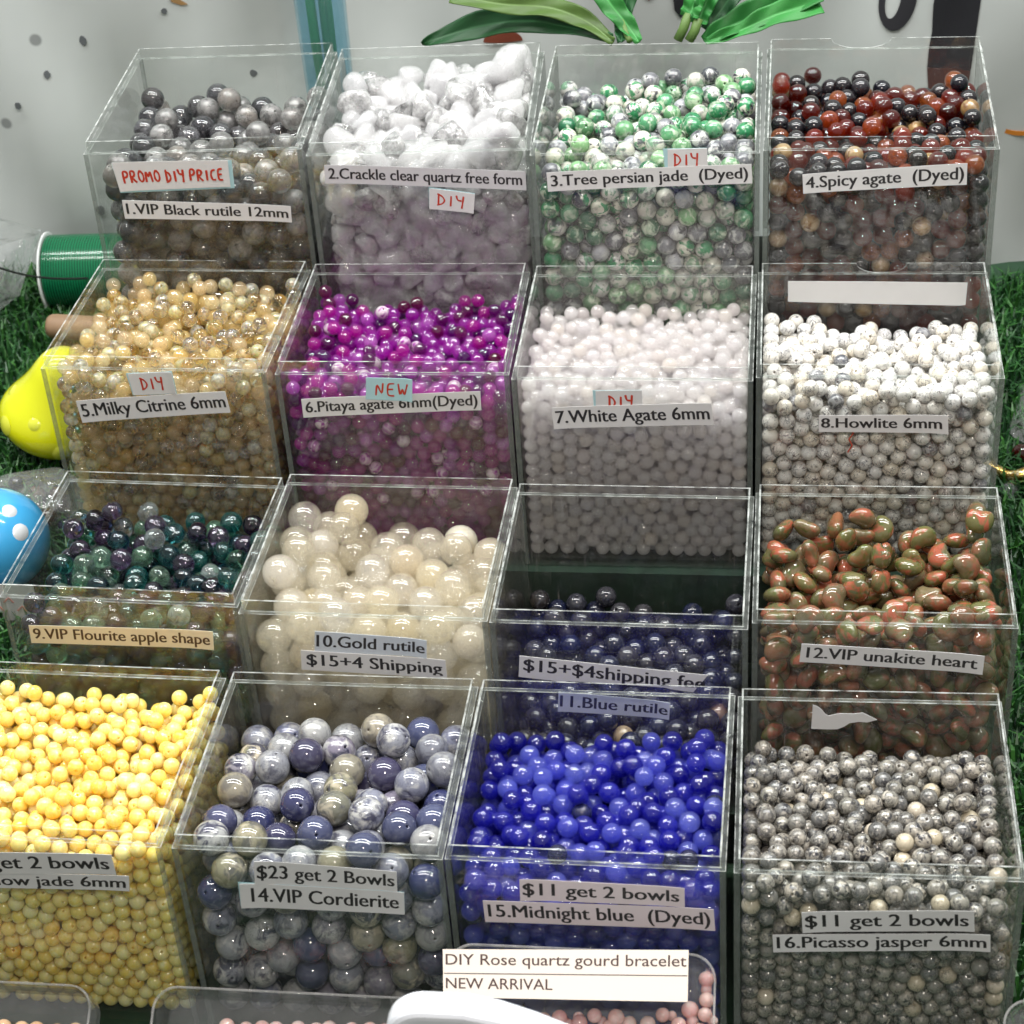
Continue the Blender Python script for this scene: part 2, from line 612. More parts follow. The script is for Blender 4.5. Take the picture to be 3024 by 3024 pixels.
def ring_shape(cx_, cz_, ax, az, bx, bz, name, mat, tilt=0.0, seg=36):
    bm = bmesh.new()
    pts = []
    for k in range(seg):
        a = 2 * math.pi * k / seg
        row = []
        for (rx, rz, off) in ((ax, az, 0.0), (bx, bz, -0.0026)):
            px_, pz_ = rx * math.cos(a), rz * math.sin(a)
            row.append(bm.verts.new((cx_ + off + px_ * math.cos(tilt) - pz_ * math.sin(tilt), 0, cz_ + px_ * math.sin(tilt) + pz_ * math.cos(tilt))))
        pts.append(row)
    for k in range(seg):
        (a_, b_), (c_, d_) = pts[k], pts[(k + 1) % seg]
        bm.faces.new((a_, c_, d_, b_))
    return on_cloth(bm, name, mat)


M_BRUSH = plain('brush_black', (0.012, 0.012, 0.016), 0.7)
M_PRINT_BROWN = plain('print_brown', (0.16, 0.035, 0.015), 0.7)
M_PRINT_ORANGE = plain('print_orange', (0.55, 0.19, 0.02), 0.7)
M_SPECK = plain('print_speck', (0.10, 0.11, 0.115), 0.8)
ring_shape(0.2272, 0.172, 0.0105, 0.0185, 0.0042, 0.0115, 'brush_letter', M_BRUSH, tilt=-0.16)
flat_shape([(0.2456, 0.1305), (0.2699, 0.1300), (0.2704, 0.142), (0.2701, 0.150), (0.2712, 0.162), (0.2716, 0.175), (0.2745, 0.20), (0.2500, 0.20), (0.2488, 0.182), (0.2470, 0.168), (0.2472, 0.152), (0.2460, 0.142)], 'brush_letter', M_BRUSH)
flat_shape([(0.2485, 0.106), (0.2530, 0.1025), (0.2600, 0.1045), (0.2660, 0.1020), (0.2685, 0.108), (0.2699, 0.1298), (0.2456, 0.1303), (0.2468, 0.118)], 'brush_letter', plain('print_dark_brown', (0.055, 0.02, 0.016), 0.7))
flat_shape([(0.0975, 0.2), (0.1005, 0.168), (0.104, 0.1625), (0.1075, 0.167), (0.113, 0.2)], 'brush_letter', M_BRUSH)
flat_shape([(0.0835, 0.2), (0.083, 0.176), (0.086, 0.174), (0.089, 0.178), (0.092, 0.2)], 'brush_letter', M_PRINT_BROWN)
arc = [(0.0115 * math.cos(a), 0.0075 * math.sin(a)) for a in np.linspace(0, math.pi, 14)]
flat_shape([(0.0000 + a, 0.1515 + b) for a, b in arc], 'brush_letter', M_PRINT_BROWN)
q = []
for k, s_ in ((0, 1), (1, -1)):
    rr = 0.0195 if k == 0 else 0.0165
    an = np.linspace(-1.9, -0.5, 14)[::s_]
    q += [(0.2985 + rr * math.cos(a), 0.1075 + rr * math.sin(a)) for a in an]
flat_shape(q, 'orange_swash', M_PRINT_ORANGE)
for (x, z, r_) in ((-0.2539, 0.157, 0.0026), (-0.2803, 0.1358, 0.0021), (-0.3013, 0.1173, 0.0021), (-0.253, 0.026, 0.003), (-0.262, 0.046, 0.003), (-0.155, 0.13, 0.0022), (-0.2, 0.175, 0.0018)):
    flat_shape([(x + r_ * (0.85 + 0.3 * rnd.random()) * math.cos(a), z + 1.15 * r_ * (0.85 + 0.3 * rnd.random()) * math.sin(a)) for a in np.linspace(0, 2 * math.pi, 12)[:-1]], 'printed_speck', M_SPECK)
flat_shape([(-0.1965, 0.1835), (-0.191, 0.1815), (-0.186, 0.1775), (-0.190, 0.1775), (-0.195, 0.180)], 'printed_speck', plain('print_tan', (0.28, 0.16, 0.06), 0.8))

stand = empty('stepped_stand', (0.05, 0.2, 0))
tag(stand, 'dark green stepped display stand carrying the rows of clear bins', 'display stand')
for (y0, y1, z1) in ((0.100, 0.1975, 0.0279), (0.1985, 0.2905, 0.0756), (0.2915, 0.405, 0.1326)):
    q = MB()
    q.box(-0.138 - 0.05, 0.252 - 0.05, y0 - 0.2, y1 - 0.2, 0.0005, z1)
    q.build('step', M_GREEN_BOARD, stand)

# ------------------------------------------------------------------ acrylic bins
#        x, y, z, yaw, depth
FR = {1: (-0.0975, 0.30197, 0.13361, 0.0429, 0.1106), 2: (0.00552, 0.29913, 0.13361, 0.0480, 0.1101), 3: (0.10532, 0.2965, 0.13361, 0.009, 0.1115),
      4: (0.20627, 0.29928, 0.13361, 0.0005, 0.1122), 5: (-0.10001, 0.20758, 0.07658, -0.016, 0.0905), 6: (0.00385, 0.20563, 0.07658, 0.0117, 0.0895),
      7: (0.10475, 0.20279, 0.07658, 0.0037, 0.0905), 8: (0.20548, 0.2061, 0.07658, 0.0092, 0.0900), 9: (-0.09566, 0.10784, 0.02893, -0.030, 0.0853),
      10: (0.00498, 0.10183, 0.02893, -0.0124, 0.0921), 11: (0.10534, 0.10029, 0.02893, -0.0053, 0.0893), 12: (0.20631, 0.1044, 0.02893, 0.0043, 0.0878),
      13: (-0.10361, 0.00104, 0.001, -0.0181, 0.0960), 14: (0.0, -0.00022, 0.001, -0.0031, 0.0956), 15: (0.10017, -0.00028, 0.001, -0.0058, 0.0951),
      16: (0.2025, -0.00054, 0.001, 0.0123, 0.0951)}
W, H, LIP, INS, T = 0.0996, 0.0950, 0.0054, 0.00155, 0.0022
LIPT = 0.0007
BIN_LABEL = {
    1: 'clear acrylic bin of grey smoky beads with a red handwritten promo note',
    2: 'clear acrylic bin heaped with white crackle quartz chunks',
    3: 'clear acrylic bin of green and white jade beads',
    4: 'clear acrylic bin of dark red and black agate beads',
    5: 'clear acrylic bin of honey coloured citrine beads',
    6: 'clear acrylic bin of purple agate beads with a blue NEW note',
    7: 'clear acrylic bin of milky white agate beads',
    8: 'clear acrylic bin of white howlite beads with blank strip on its back',
    9: 'clear acrylic bin of green and violet fluorite beads',
    10: 'clear acrylic bin of large pale gold rutile beads',
    11: 'nearly empty clear acrylic bin with few dark blue beads',
    12: 'clear acrylic bin of green and coral unakite hearts',
    13: 'clear acrylic bin full of yellow jade beads',
    14: 'clear acrylic bin of large grey blue cordierite beads',
    15: 'clear acrylic bin of bright midnight blue beads',
    16: 'clear acrylic bin of black and grey marbled jasper beads',
}


def bin_mesh(D, notch):
    """one moulded cup: outer walls, inner walls, floor and a rebated shoulder; material 1 on sawn edges, 2 along corners"""
    b = MB()
    hw, h = W / 2, H
    xo = [-hw, -hw + T, hw - T, hw]
    # front and back outer faces, split so the corner strips show the tinted edge
    for y, flip in ((0.0, False), (D, True)):
        for k, m in ((0, 2), (1, 0), (2, 2)):
            a = [(xo[k], y, 0), (xo[k + 1], y, 0), (xo[k + 1], y, h), (xo[k], y, h)]
            if flip:
                a.reverse()
            b.quad(*a, m)
    for x, flip in ((-hw, True), (hw, False)):
        a = [(x, 0, 0), (x, D, 0), (x, D, h), (x, 0, h)]
        if flip:
            a.reverse()
        b.quad(*a, 0)
    b.quad((-hw, 0, 0), (-hw, D, 0), (hw, D, 0), (hw, 0, 0), 0)
    # inner
    ix, iy0, iy1 = hw - T, T, D - T
    b.quad((ix, iy0, T), (-ix, iy0, T), (-ix, iy0, h), (ix, iy0, h), 0)
    b.quad((-ix, iy1, T), (ix, iy1, T), (ix, iy1, h), (-ix, iy1, h), 0)
    b.quad((-ix, iy0, T), (-ix, iy1, T), (-ix, iy1, h), (-ix, iy0, h), 0)
    b.quad((ix, iy1, T), (ix, iy0, T), (ix, iy0, h), (ix, iy1, h), 0)
    b.quad((-ix, iy0, T), (ix, iy0, T), (ix, iy1, T), (-ix, iy1, T), 0)
    # shoulder ring: a frosted arris outside and inside, clearer between
    e1, e2 = 0.00032, T - 0.00025
    for m, r0, r1 in ((1, 0.0, e1), (3, e1, e2), (1, e2, T)):
        ax, ay0, ay1 = hw - r0, r0, D - r0
        bx, by0, by1 = hw - r1, r1, D - r1
        b.quad((-ax, ay0, h), (ax, ay0, h), (bx, by0, h), (-bx, by0, h), m)
        b.quad((ax, ay0, h), (ax, ay1, h), (bx, by1, h), (bx, by0, h), m)
        b.quad((ax, ay1, h), (-ax, ay1, h), (-bx, by1, h), (bx, by1, h), m)
        b.quad((-ax, ay1, h), (-ax, ay0, h), (-bx, by0, h), (-bx, by1, h), m)
    return b


def lip_mesh(D, notch):
    b = MB()
    hw = W / 2 - INS
    z0, z1 = H + 0.00005, H + LIP
    y0, y1 = INS, D - INS

    def plate(poly, ya, yb):
        n, k = len(b.v), len(poly)
        b.v += [(p[0], ya, p[1]) for p in poly] + [(p[0], yb, p[1]) for p in poly]
        b.f += [tuple(n + i for i in range(k)), tuple(n + k + i for i in reversed(range(k)))]
        b.m += [0, 0]
        for i in range(k):
            j = (i + 1) % k
            b.f.append((n + j, n + i, n + k + i, n + k + j))
            b.m.append(1)
    plate([(-hw, z0), (hw, z0), (hw, z1), (-hw, z1)], y0, y0 + LIPT)
    top = [(hw, z1)]
    if notch:
        c, w_, kind = notch
        if kind == 'gap':
            top += [(c + w_, z1), (c + w_ - 0.004, z0 + 0.0003), (c - w_ + 0.003, z0 + 0.0003), (c - w_, z1)]
        else:
            top += [(c + w_ * math.cos(a), z1 - 0.9 * LIP * math.sin(a)) for a in np.linspace(0, math.pi, 13)]
    top.append((-hw, z1))
    plate([(-hw, z0), (hw, z0)] + top, y1 - LIPT, y1)
    ya, yb = y0 + LIPT, y1 - LIPT
    for s in (-1, 1):
        n = len(b.v)
        xa, xb = s * hw, s * (hw - LIPT)
        b.box(min(xa, xb), max(xa, xb), ya, yb, z0, z1, 0)
        b.m[-5] = 1
    return b


NOTCH = {5: (0.019, 0.0125, 'gap'), 8: (0.004, 0.011, 'arc'), 4: (-0.006, 0.014, 'arc')}
BINS = {}
for i, (x, y, z, yaw, D) in FR.items():
    e = empty('acrylic_bin', (x, y, z), yaw)
    tag(e, BIN_LABEL[i], 'bin', 'clear acrylic bins on the stepped stand')
    bin_mesh(D, None).build('box_body', [M_PANE, M_LIP, M_CORNER, M_SOFT], e)
    lip_mesh(D, NOTCH.get(i)).build('rim_lip', [M_PANE, M_LIP], e)
    BINS[i] = e

# ------------------------------------------------------------------ paper labels
HAND = {
    'P': [[(0, 0), (0.05, 1), (0.6, 0.95), (0.72, 0.72), (0.5, 0.5), (0.03, 0.45)]],
    'R': [[(0, 0), (0.03, 1), (0.55, 0.95), (0.65, 0.74), (0.45, 0.52), (0.05, 0.48), (0.75, 0)]],
    'O': [[(0.4, 1), (0.08, 0.7), (0.08, 0.25), (0.42, 0), (0.78, 0.25), (0.78, 0.7), (0.4, 1)]],
    'M': [[(0, 0), (0.12, 1), (0.42, 0.35), (0.78, 1), (0.9, 0)]],
    'D': [[(0.12, 0.02), (0.14, 1)], [(0, 0.98), (0.55, 0.78), (0.78, 0.42), (0.5, 0.12), (0, 0)]],
    'I': [[(0.4, 0), (0.42, 0.9)]],
    'Y': [[(0, 1), (0.12, 0.6), (0.55, 0.55)], [(0.72, 1), (0.66, 0.4), (0.6, -0.1)]],
    'S': [[(0.7, 0.9), (0.3, 1), (0.1, 0.75), (0.6, 0.4), (0.6, 0.08), (0.05, 0.02)]],
    'C': [[(0.75, 0.95), (0.25, 0.9), (0.05, 0.5), (0.25, 0.05), (0.75, 0.08)]],
    'E': [[(0.7, 1), (0.05, 0.98), (0.05, 0.02), (0.72, 0.02)], [(0.05, 0.5), (0.6, 0.52)]],
    'N': [[(0, 0), (0.08, 1), (0.6, 0.02), (0.68, 1)]],
    'W': [[(0, 1), (0.2, 0.02), (0.42, 0.7), (0.62, 0.02), (0.9, 1)]],
}
mm = 0.001
# bin, four corners (top left, top right, bottom right, bottom left) in mm on the front pane, text, options
LABELS = [
    (1, [(-37.3, 91.0), (15.9, 90.7), (15.4, 77.7), (-35.8, 76.6)], 'PROMO DIY PRICE', dict(hand=1, back=(-0.3, -1.0, 1.6, -0.9))),
    (1, [(-35.9, 72.2), (41.7, 67.6), (41.3, 59.5), (-36.0, 62.9)], '1.VIP Black rutile 12mm', {}),
    (2, [(-41.9, 91.0), (47.1, 85.1), (47.0, 75.9), (-42.4, 82.1)], '2.Crackle clear quartz free form', dict(paper=(0.60, 0.60, 0.62))),
    (2, [(3.9, 78.1), (24.0, 74.7), (22.7, 65.2), (3.0, 68.0)], 'DIY', dict(hand=1, back=(-0.3, 0.6, 0.0, 0.2), m=(0.16, 0.82))),
    (3, [(10.2, 97.4), (27.2, 97.7), (27.5, 87.6), (10.2, 87.2)], 'DIY', dict(hand=1, back=(-2.0, 0.2, 0, 0), m=(0.14, 0.82))),
    (3, [(-42.7, 87.4), (46.2, 90.3), (46.6, 81.2), (-42.4, 78.3)], '3.Tree persian jade  (Dyed)', dict(top=1)),
    (4, [(-32.9, 84.1), (36.6, 88.9), (36.9, 78.9), (-32.4, 75.0)], '4.Spicy agate  (Dyed)', {}),
    (5, [(-36.6, 79.6), (31.0, 85.8), (31.9, 75.2), (-35.6, 68.5)], '5.Milky Citrine 6mm', dict(top=1)),
    (5, [(-11.1, 93.3), (8.7, 94.8), (9.2, 84.0), (-10.2, 82.7)], 'DIY', dict(hand=1, back=(-0.8, 0.2, 0.0, -0.3), m=(0.22, 0.78))),
    (6, [(-39.7, 83.3), (37.3, 87.4), (37.1, 78.2), (-39.8, 74.1)], '6.Pitaya agate 6mm(Dyed)', {}),
    (6, [(-10.6, 94.1), (9.1, 93.5), (8.1, 82.4), (-11.8, 83.4)], 'NEW', dict(hand=1, top=1, paper='blue', m=(0.2, 0.95))),
    (7, [(-14.9, 90.0), (4.3, 90.5), (4.3, 79.5), (-15.1, 78.6)], 'DIY', dict(hand=1, back=(-1.2, 0.2, 0, 0), m=(0.26, 0.84))),
    (7, [(-33.4, 82.1), (32.7, 84.9), (33.7, 74.3), (-33.0, 71.6)], '7.White Agate 6mm', dict(top=1)),
    (8, [(-24.0, 77.2), (28.2, 77.8), (28.9, 68.9), (-23.8, 69.2)], '8.Howlite 6mm', dict(m=(0.02, 0.95))),
    (9, [(-40.0, 81.5), (38.1, 83.0), (37.2, 73.6), (-40.6, 72.3)], '9.VIP Flourite apple shape', dict(paper='cream')),
    (10, [(-19.6, 87.7), (25.2, 85.4), (24.4, 76.5), (-20.9, 77.4)], '10.Gold rutile', dict(paper=(0.58, 0.64, 0.70))),
    (10, [(-26.4, 78.0), (31.8, 75.8), (31.9, 66.1), (-27.2, 68.1)], '$15+4 Shipping', dict(top=1, clip=(0.02, 0.17), m=(0.04, 0.97))),
    (11, [(-38.9, 79.2), (34.4, 72.3), (34.1, 60.8), (-39.9, 68.5)], '$15+$4shipping fee', dict(clip=(-0.08, 0.44), v=(0.34, 0.88), m=(0.025, 0.985),
        poly=[(-38.9, 79.2), (34.4, 72.3), (28.6, 63.4), (20.0, 64.6), (17.5, 65.4), (-20, 67.2), (-24, 66.2), (-27, 67.2), (-39.9, 68.5)])),
    (11, [(-24.4, 61.6), (19.6, 58.1), (19.0, 49.6), (-25.2, 51.4)], '11.Blue rutile', dict(paper=(0.62, 0.66, 0.76))),
    (12, [(-30.8, 85.8), (38.1, 82.3), (37.8, 73.3), (-31.5, 76.9)], '12.VIP unakite heart', dict(m=(0.035, 0.965))),
    (13, [(-37.4, 87.5), (30.8, 91.1), (30.9, 81.1), (-37.9, 75.7)], '$11 get 2 bowls', dict(top=1, m=(0.03, 0.97))),
    (13, [(-40.0, 76.1), (35.4, 80.2), (34.3, 72.4), (-39.5, 68.7)], '13.Yellow jade 6mm', dict(v=(0.22, 0.88))),
    (14, [(-19.4, 91.2), (32.6, 88.5), (31.9, 78.5), (-20.6, 79.6)], '$23 get 2 Bowls', {}),
    (14, [(-26.4, 79.8), (34.4, 78.5), (33.6, 67.3), (-27.3, 67.4)], '14.VIP Cordierite', dict(top=1, back=(-0.7, 0.1, 0, 0), m=(0.07, 0.965))),
    (15, [(-23.3, 87.3), (35.3, 86.6), (35.3, 77.2), (-23.6, 76.7)], '$11 get 2 bowls', dict(paper=(0.70, 0.62, 0.64), m=(0.02, 0.965))),
    (15, [(-37.3, 75.8), (45.5, 77.2), (46.0, 66.5), (-37.1, 65.0)], '15.Midnight blue  (Dyed)', dict(top=1, paper=(0.70, 0.62, 0.64))),
    (16, [(-26.1, 77.5), (33.2, 80.8), (34.0, 70.8), (-25.5, 67.3)], '$11 get 2 bowls', dict(m=(0.02, 0.965))),
    (16, [(-36.1, 65.8), (39.4, 70.1), (40.0, 61.8), (-35.7, 56.9)], '16.Picasso jasper 6mm', dict(top=1, v=(0.24, 0.88))),
]
_paper = {}


def paper_mat(p):
    if p is None:
        return M_PAPER
    if p == 'blue':
        return M_BLUEPAPER
    if p == 'cream':
        return M_CREAM
    if p not in _paper:
        _paper[p] = plain('light_cast_paper', p, 0.75, noise=0.03, nscale=60)  # colour cast of the light painted into the label paper
    return _paper[p]


def type_mesh(text, bold):
    """flat glyphs of the built-in font as (verts, faces) with x in 0..1 and y in cap heights"""
    cu = bpy.data.curves.new('t', 'FONT')
    cu.body = text
    cu.size = 1.0
    cu.offset = bold
    cu.resolution_u = 3
    cu.fill_mode = 'FRONT'
    ob = bpy.data.objects.new('t', cu)
    COL.objects.link(ob)
    dg = bpy.context.evaluated_depsgraph_get()
    dg.update()
    me = bpy.data.meshes.new_from_object(ob.evaluated_get(dg), depsgraph=dg)
    v = np.array([tuple(q.co) for q in me.vertices])
    f = [tuple(p.vertices) for p in me.polygons]
    bpy.data.objects.remove(ob)
    bpy.data.curves.remove(cu)
    bpy.data.meshes.remove(me)
    return v, f


CAPH = None


def lay_text(text, m, vv, clip=None, bold=0.0, strike=0.022):
    global CAPH
    if CAPH is None:
        CAPH = float(type_mesh('H', 0.0)[0][:, 1].max())
    v, f = type_mesh(text, bold)
    x0, x1 = v[:, 0].min(), v[:, 0].max()
    u = m[0] + (v[:, 0] - x0) / (x1 - x0) * (m[1] - m[0])
    w = vv[0] + v[:, 1] / CAPH * (vv[1] - vv[0])
    du = strike / (x1 - x0) * (m[1] - m[0])
    k = len(u)
    me = mesh_from('t', np.concatenate([np.stack([u - du, w, np.zeros(k)], 1), np.stack([u, w, np.full(k, 1.0)], 1), np.stack([u + du, w, np.full(k, 2.0)], 1)]),
                   f + [tuple(q + k for q in t_) for t_ in f] + [tuple(q + 2 * k for q in t_) for t_ in f])
    if clip:
        bm = bmesh.new()
        bm.from_mesh(me)
        d = Vector((1, clip[1] - clip[0], 0))
        no = Vector((-d.y, d.x, 0))
        bmesh.ops.bisect_plane(bm, geom=bm.verts[:] + bm.edges[:] + bm.faces[:], plane_co=(0, clip[0], 0), plane_no=no, clear_inner=True)
        bm.to_mesh(me)
        bm.free()
    return me


def curl(u, la, lb):
    return la * max(0.0, (0.22 - u) / 0.22) ** 2 + lb * max(0.0, (u - 0.78) / 0.22) ** 2


def bil(q, u, w):
    tl, tr, br, bl = [np.array(p) for p in q]
    return (bl * (1 - u) + br * u) * (1 - w) + (tl * (1 - u) + tr * u) * w


def hand_mesh(text, q, m, y, la=0.0, lb=0.0):
    """marker strokes as slim flattened tubes"""
    b = MB()
    adv = {'I': 0.75, ' ': 0.55, 'M': 1.15, 'W': 1.15}
    tot = sum(adv.get(c, 1.0) for c in text)
    u = 0.0
    r = random.Random(hash(text) % 7 + 3)
    hgt = np.linalg.norm(np.array(q[0]) - np.array(q[3]))
    for c in text:
        a = adv.get(c, 1.0)
        for st in HAND.get(c, []):
            pts = []
            dz = r.uniform(-0.05, 0.05)
            dense = []
            for (p0, p1) in zip(st[:-1], st[1:]):
                dense += [(p0[0] + (p1[0] - p0[0]) * t_, p0[1] + (p1[1] - p0[1]) * t_) for t_ in (0, 0.25, 0.5, 0.75)]
            dense.append(st[-1])
            for _ in range(2):
                dense = [dense[0]] + [((dense[k - 1][0] + 2 * dense[k][0] + dense[k + 1][0]) / 4, (dense[k - 1][1] + 2 * dense[k][1] + dense[k + 1][1]) / 4) for k in range(1, len(dense) - 1)] + [dense[-1]]
            for (px_, py_) in dense:
                uu = m[0] + (u + (px_ * 0.92 + 0.06) * a / max(a, 1)) / tot * (m[1] - m[0])
                ww = (0.27 + (py_ + dz) * 0.42) if len(text) > 4 else (0.22 + (py_ + dz) * 0.56)
                p = bil(q, uu, ww)
                pts.append((p[0] * mm, y - curl(uu, la, lb), p[1] * mm))
            y -= 0.00001
            rad0 = hgt * mm * (0.034 if len(text) > 4 else 0.038)
            b.tube(pts, [rad0 * (0.85 + 0.3 * abs(math.sin(0.5 + 0.45 * k_ + dz * 20))) for k_ in range(len(pts))], seg=6, squash=0.08)
        u += a
    return b


for (i, q, text, op) in LABELS:
    e = BINS[i]
    top = op.get('top', 0)
    y1 = -0.00012 - 0.00035 * top
    y0 = y1 - 0.00018
    b = MB()
    la, lb = (0.0, 0.0)
    if op.get('poly'):
        b.prism([(p[0] * mm, p[1] * mm) for p in reversed(op['poly'])], y0, y1)
    else:
        if not (op.get('hand') and not op.get('top') and i in (3, 7)):
            la, lb = rnd.choice(((0.0009, 0.0002), (0.0002, 0.0010), (0.0006, 0.0005), (0.0001, 0.0006)))
        NS = 28
        ring = []
        for k in range(NS + 1):
            u_ = k / NS
            lf = curl(u_, la, lb)
            lo_, hi_ = bil(q, u_, 0.0), bil(q, u_, 1.0)
            for (pp, yy) in ((lo_, y0 - lf), (hi_, y0 - lf * 0.8), (hi_, y1 - lf * 0.8), (lo_, y1 - lf)):
                b.v.append((pp[0] * mm, yy, pp[1] * mm))
        for k in range(NS):
            for w_ in range(4):
                a_, c_ = 4 * k + w_, 4 * k + (w_ + 1) % 4
                b.f.append((a_, a_ + 4, c_ + 4, c_))
                b.m.append(0)
        b.f += [(0, 1, 2, 3), (4 * NS + 3, 4 * NS + 2, 4 * NS + 1, 4 * NS)]
        b.m += [0, 0]
    lab = b.build('price_label' if '$' in text else ('note_label' if op.get('hand') else 'name_label'), paper_mat(op.get('paper')), e)
    if op.get('back'):
        l_, t_, r_, bt = op['back']
        b = MB()
        qq = [(q[0][0] + l_, q[0][1] + t_), (q[1][0] + r_, q[1][1] + t_ * 0.3), (q[2][0] + r_, q[2][1] + bt), (q[3][0] + l_ * 0.6, q[3][1] + bt)]
        b.prism([(p[0] * mm, p[1] * mm) for p in reversed(qq)], y1 + 0.00002, y1 + 0.00009)
        b.build('backing_note', M_BLUEPAPER, lab)
    if op.get('hand'):
        hand_mesh(text, q, op.get('m', (0.06, 0.96)), y0 - 0.00003, la, lb).build('lettering', M_RED, lab)
    else:
        me = lay_text(text, op.get('m', (0.02, 0.98)), op.get('v', (0.27, 0.84)), op.get('clip'))
        for vtx in me.vertices:
            p = bil(q, vtx.co.x, vtx.co.y)
            vtx.co = (p[0] * mm, y0 - 0.00005 - 0.000008 * vtx.co.z - curl(vtx.co.x, la, lb) * 1.02, p[1] * mm)
        link('lettering', me, M_BROWNINK if op.get('paper') == 'cream' else M_INK, lab)

# strips stuck inside the back walls of two bins
for i, poly in ((8, [(-36.7, 91.9), (0, 91.6), (41.5, 90.9), (41.3, 79.7), (38.5, 79.4), (2, 80.3), (-36.6, 81.5)]),
                (16, [(-21.2, 93.6), (-19.6, 93.0), (-17.7, 91.3), (-16.4, 89.2), (-15.1, 88.3), (-12, 89.3), (-10.6, 89.6), (-6, 89.5), (-2.1, 90.2), (3.4, 86.8), (-0.3, 85.4), (-3.5, 85.6), (-7.0, 84.8), (-9, 83.0), (-11.5, 81.6), (-15, 81.4), (-21.6, 81.5)])):
    D = FR[i][4]
    b = MB()
    b.prism([(p[0] * mm, p[1] * mm) for p in reversed(poly)], D - T - 0.0004, D - T - 0.0002)
    o = b.build('blank_label' if i == 8 else 'torn_label', M_PAPER, BINS[i])

# ------------------------------------------------------------------ beads
def unit_bead(name, seg, rings, hole=0.10, sq=(1, 1, 1), dimple=0.0):
    """sphere drilled through its poles"""
    b = MB()
    prof = []
    if hole:
        prof += [(hole * 0.9, -0.15), (hole, -0.93)]
    a0 = math.asin(hole * 1.25) if hole else 0.02
    for k in range(rings + 1):
        a = a0 + (math.pi - 2 * a0) * k / rings
        r_, z_ = math.sin(a), -math.cos(a)
        if dimple:
            z_ *= 1 - dimple * math.exp(-(r_ / 0.45) ** 2)
        prof.append((r_, z_))
    if hole:
        prof += [(hole, 0.93), (hole * 0.9, 0.15)]
    b.lathe(prof, seg)
    v = np.array(b.v) * np.array(sq)
    me = mesh_from(name, v, b.f)
    me.polygons.foreach_set('use_smooth', [True] * len(me.polygons))
    return me


def blob(name, seed, cuts, sub=4, heart=False):
    """tumbled chunk: a sphere planed by soft random cuts"""
    r = np.random.default_rng(seed)
    bm = bmesh.new()
    bmesh.ops.create_icosphere(bm, subdivisions=sub, radius=1.0)
    v = np.array([tuple(q.co) for q in bm.verts])
    f = [tuple(q.index for q in p.verts) for p in bm.faces]
    bm.free()
    if heart:
        # puffy heart, drilled across
        x, y, z = v[:, 0].copy(), v[:, 1].copy(), v[:, 2].copy()
        t_ = np.arctan2(x, y)
        rad = 0.78 + 0.22 * np.cos(t_) - 0.20 * np.exp(-(np.abs(t_) / 0.42) ** 2) + 0.10 * np.exp(-((np.abs(t_) - 0.75) / 0.45) ** 2)
        v[:, 0] = x * rad * 1.06
        v[:, 1] = y * rad
        v[:, 2] = z * 0.50 * (1 - 0.15 * np.exp(-(t_ / 0.4) ** 2) * np.hypot(x, y))
        v[:, 1] += 0.08
    else:
        for _ in range(cuts):
            n_ = r.normal(size=3)
            n_ /= np.linalg.norm(n_)
            h_ = r.uniform(0.42, 0.85)
            d = v @ n_
            over = np.maximum(d - h_, 0)
            v -= np.outer(over * 0.85, n_)
        v *= r.uniform(0.75, 1.3, size=3)
        v += 0.03 * np.sin(v[:, [1, 2, 0]] * 5 + r.uniform(0, 6, 3))
        v /= np.mean(np.linalg.norm(v, axis=1))
    me = mesh_from(name, v, f)
    me.polygons.foreach_set('use_smooth', [True] * len(me.polygons))
    return me


def put_co(me):
    co = np.zeros(len(me.vertices) * 3)
    me.vertices.foreach_get('co', co)
    a = me.attributes.new('bead_co', 'FLOAT_VECTOR', 'POINT')
    a.data.foreach_set('vector', co)
    return me


def rot_mats(k, rng):
    q = rng.normal(size=(k, 4))
    q /= np.linalg.norm(q, axis=1)[:, None]
    w, x, y, z = q.T
    R = np.empty((k, 3, 3))
    R[:, 0, 0] = 1 - 2 * (y * y + z * z)
    R[:, 0, 1] = 2 * (x * y - z * w)
    R[:, 0, 2] = 2 * (x * z + y * w)
    R[:, 1, 0] = 2 * (x * y + z * w)
    R[:, 1, 1] = 1 - 2 * (x * x + z * z)
    R[:, 1, 2] = 2 * (y * z - x * w)
    R[:, 2, 0] = 2 * (x * z - y * w)
    R[:, 2, 1] = 2 * (y * z + x * w)
    R[:, 2, 2] = 1 - 2 * (x * x + y * y)
    return R, q


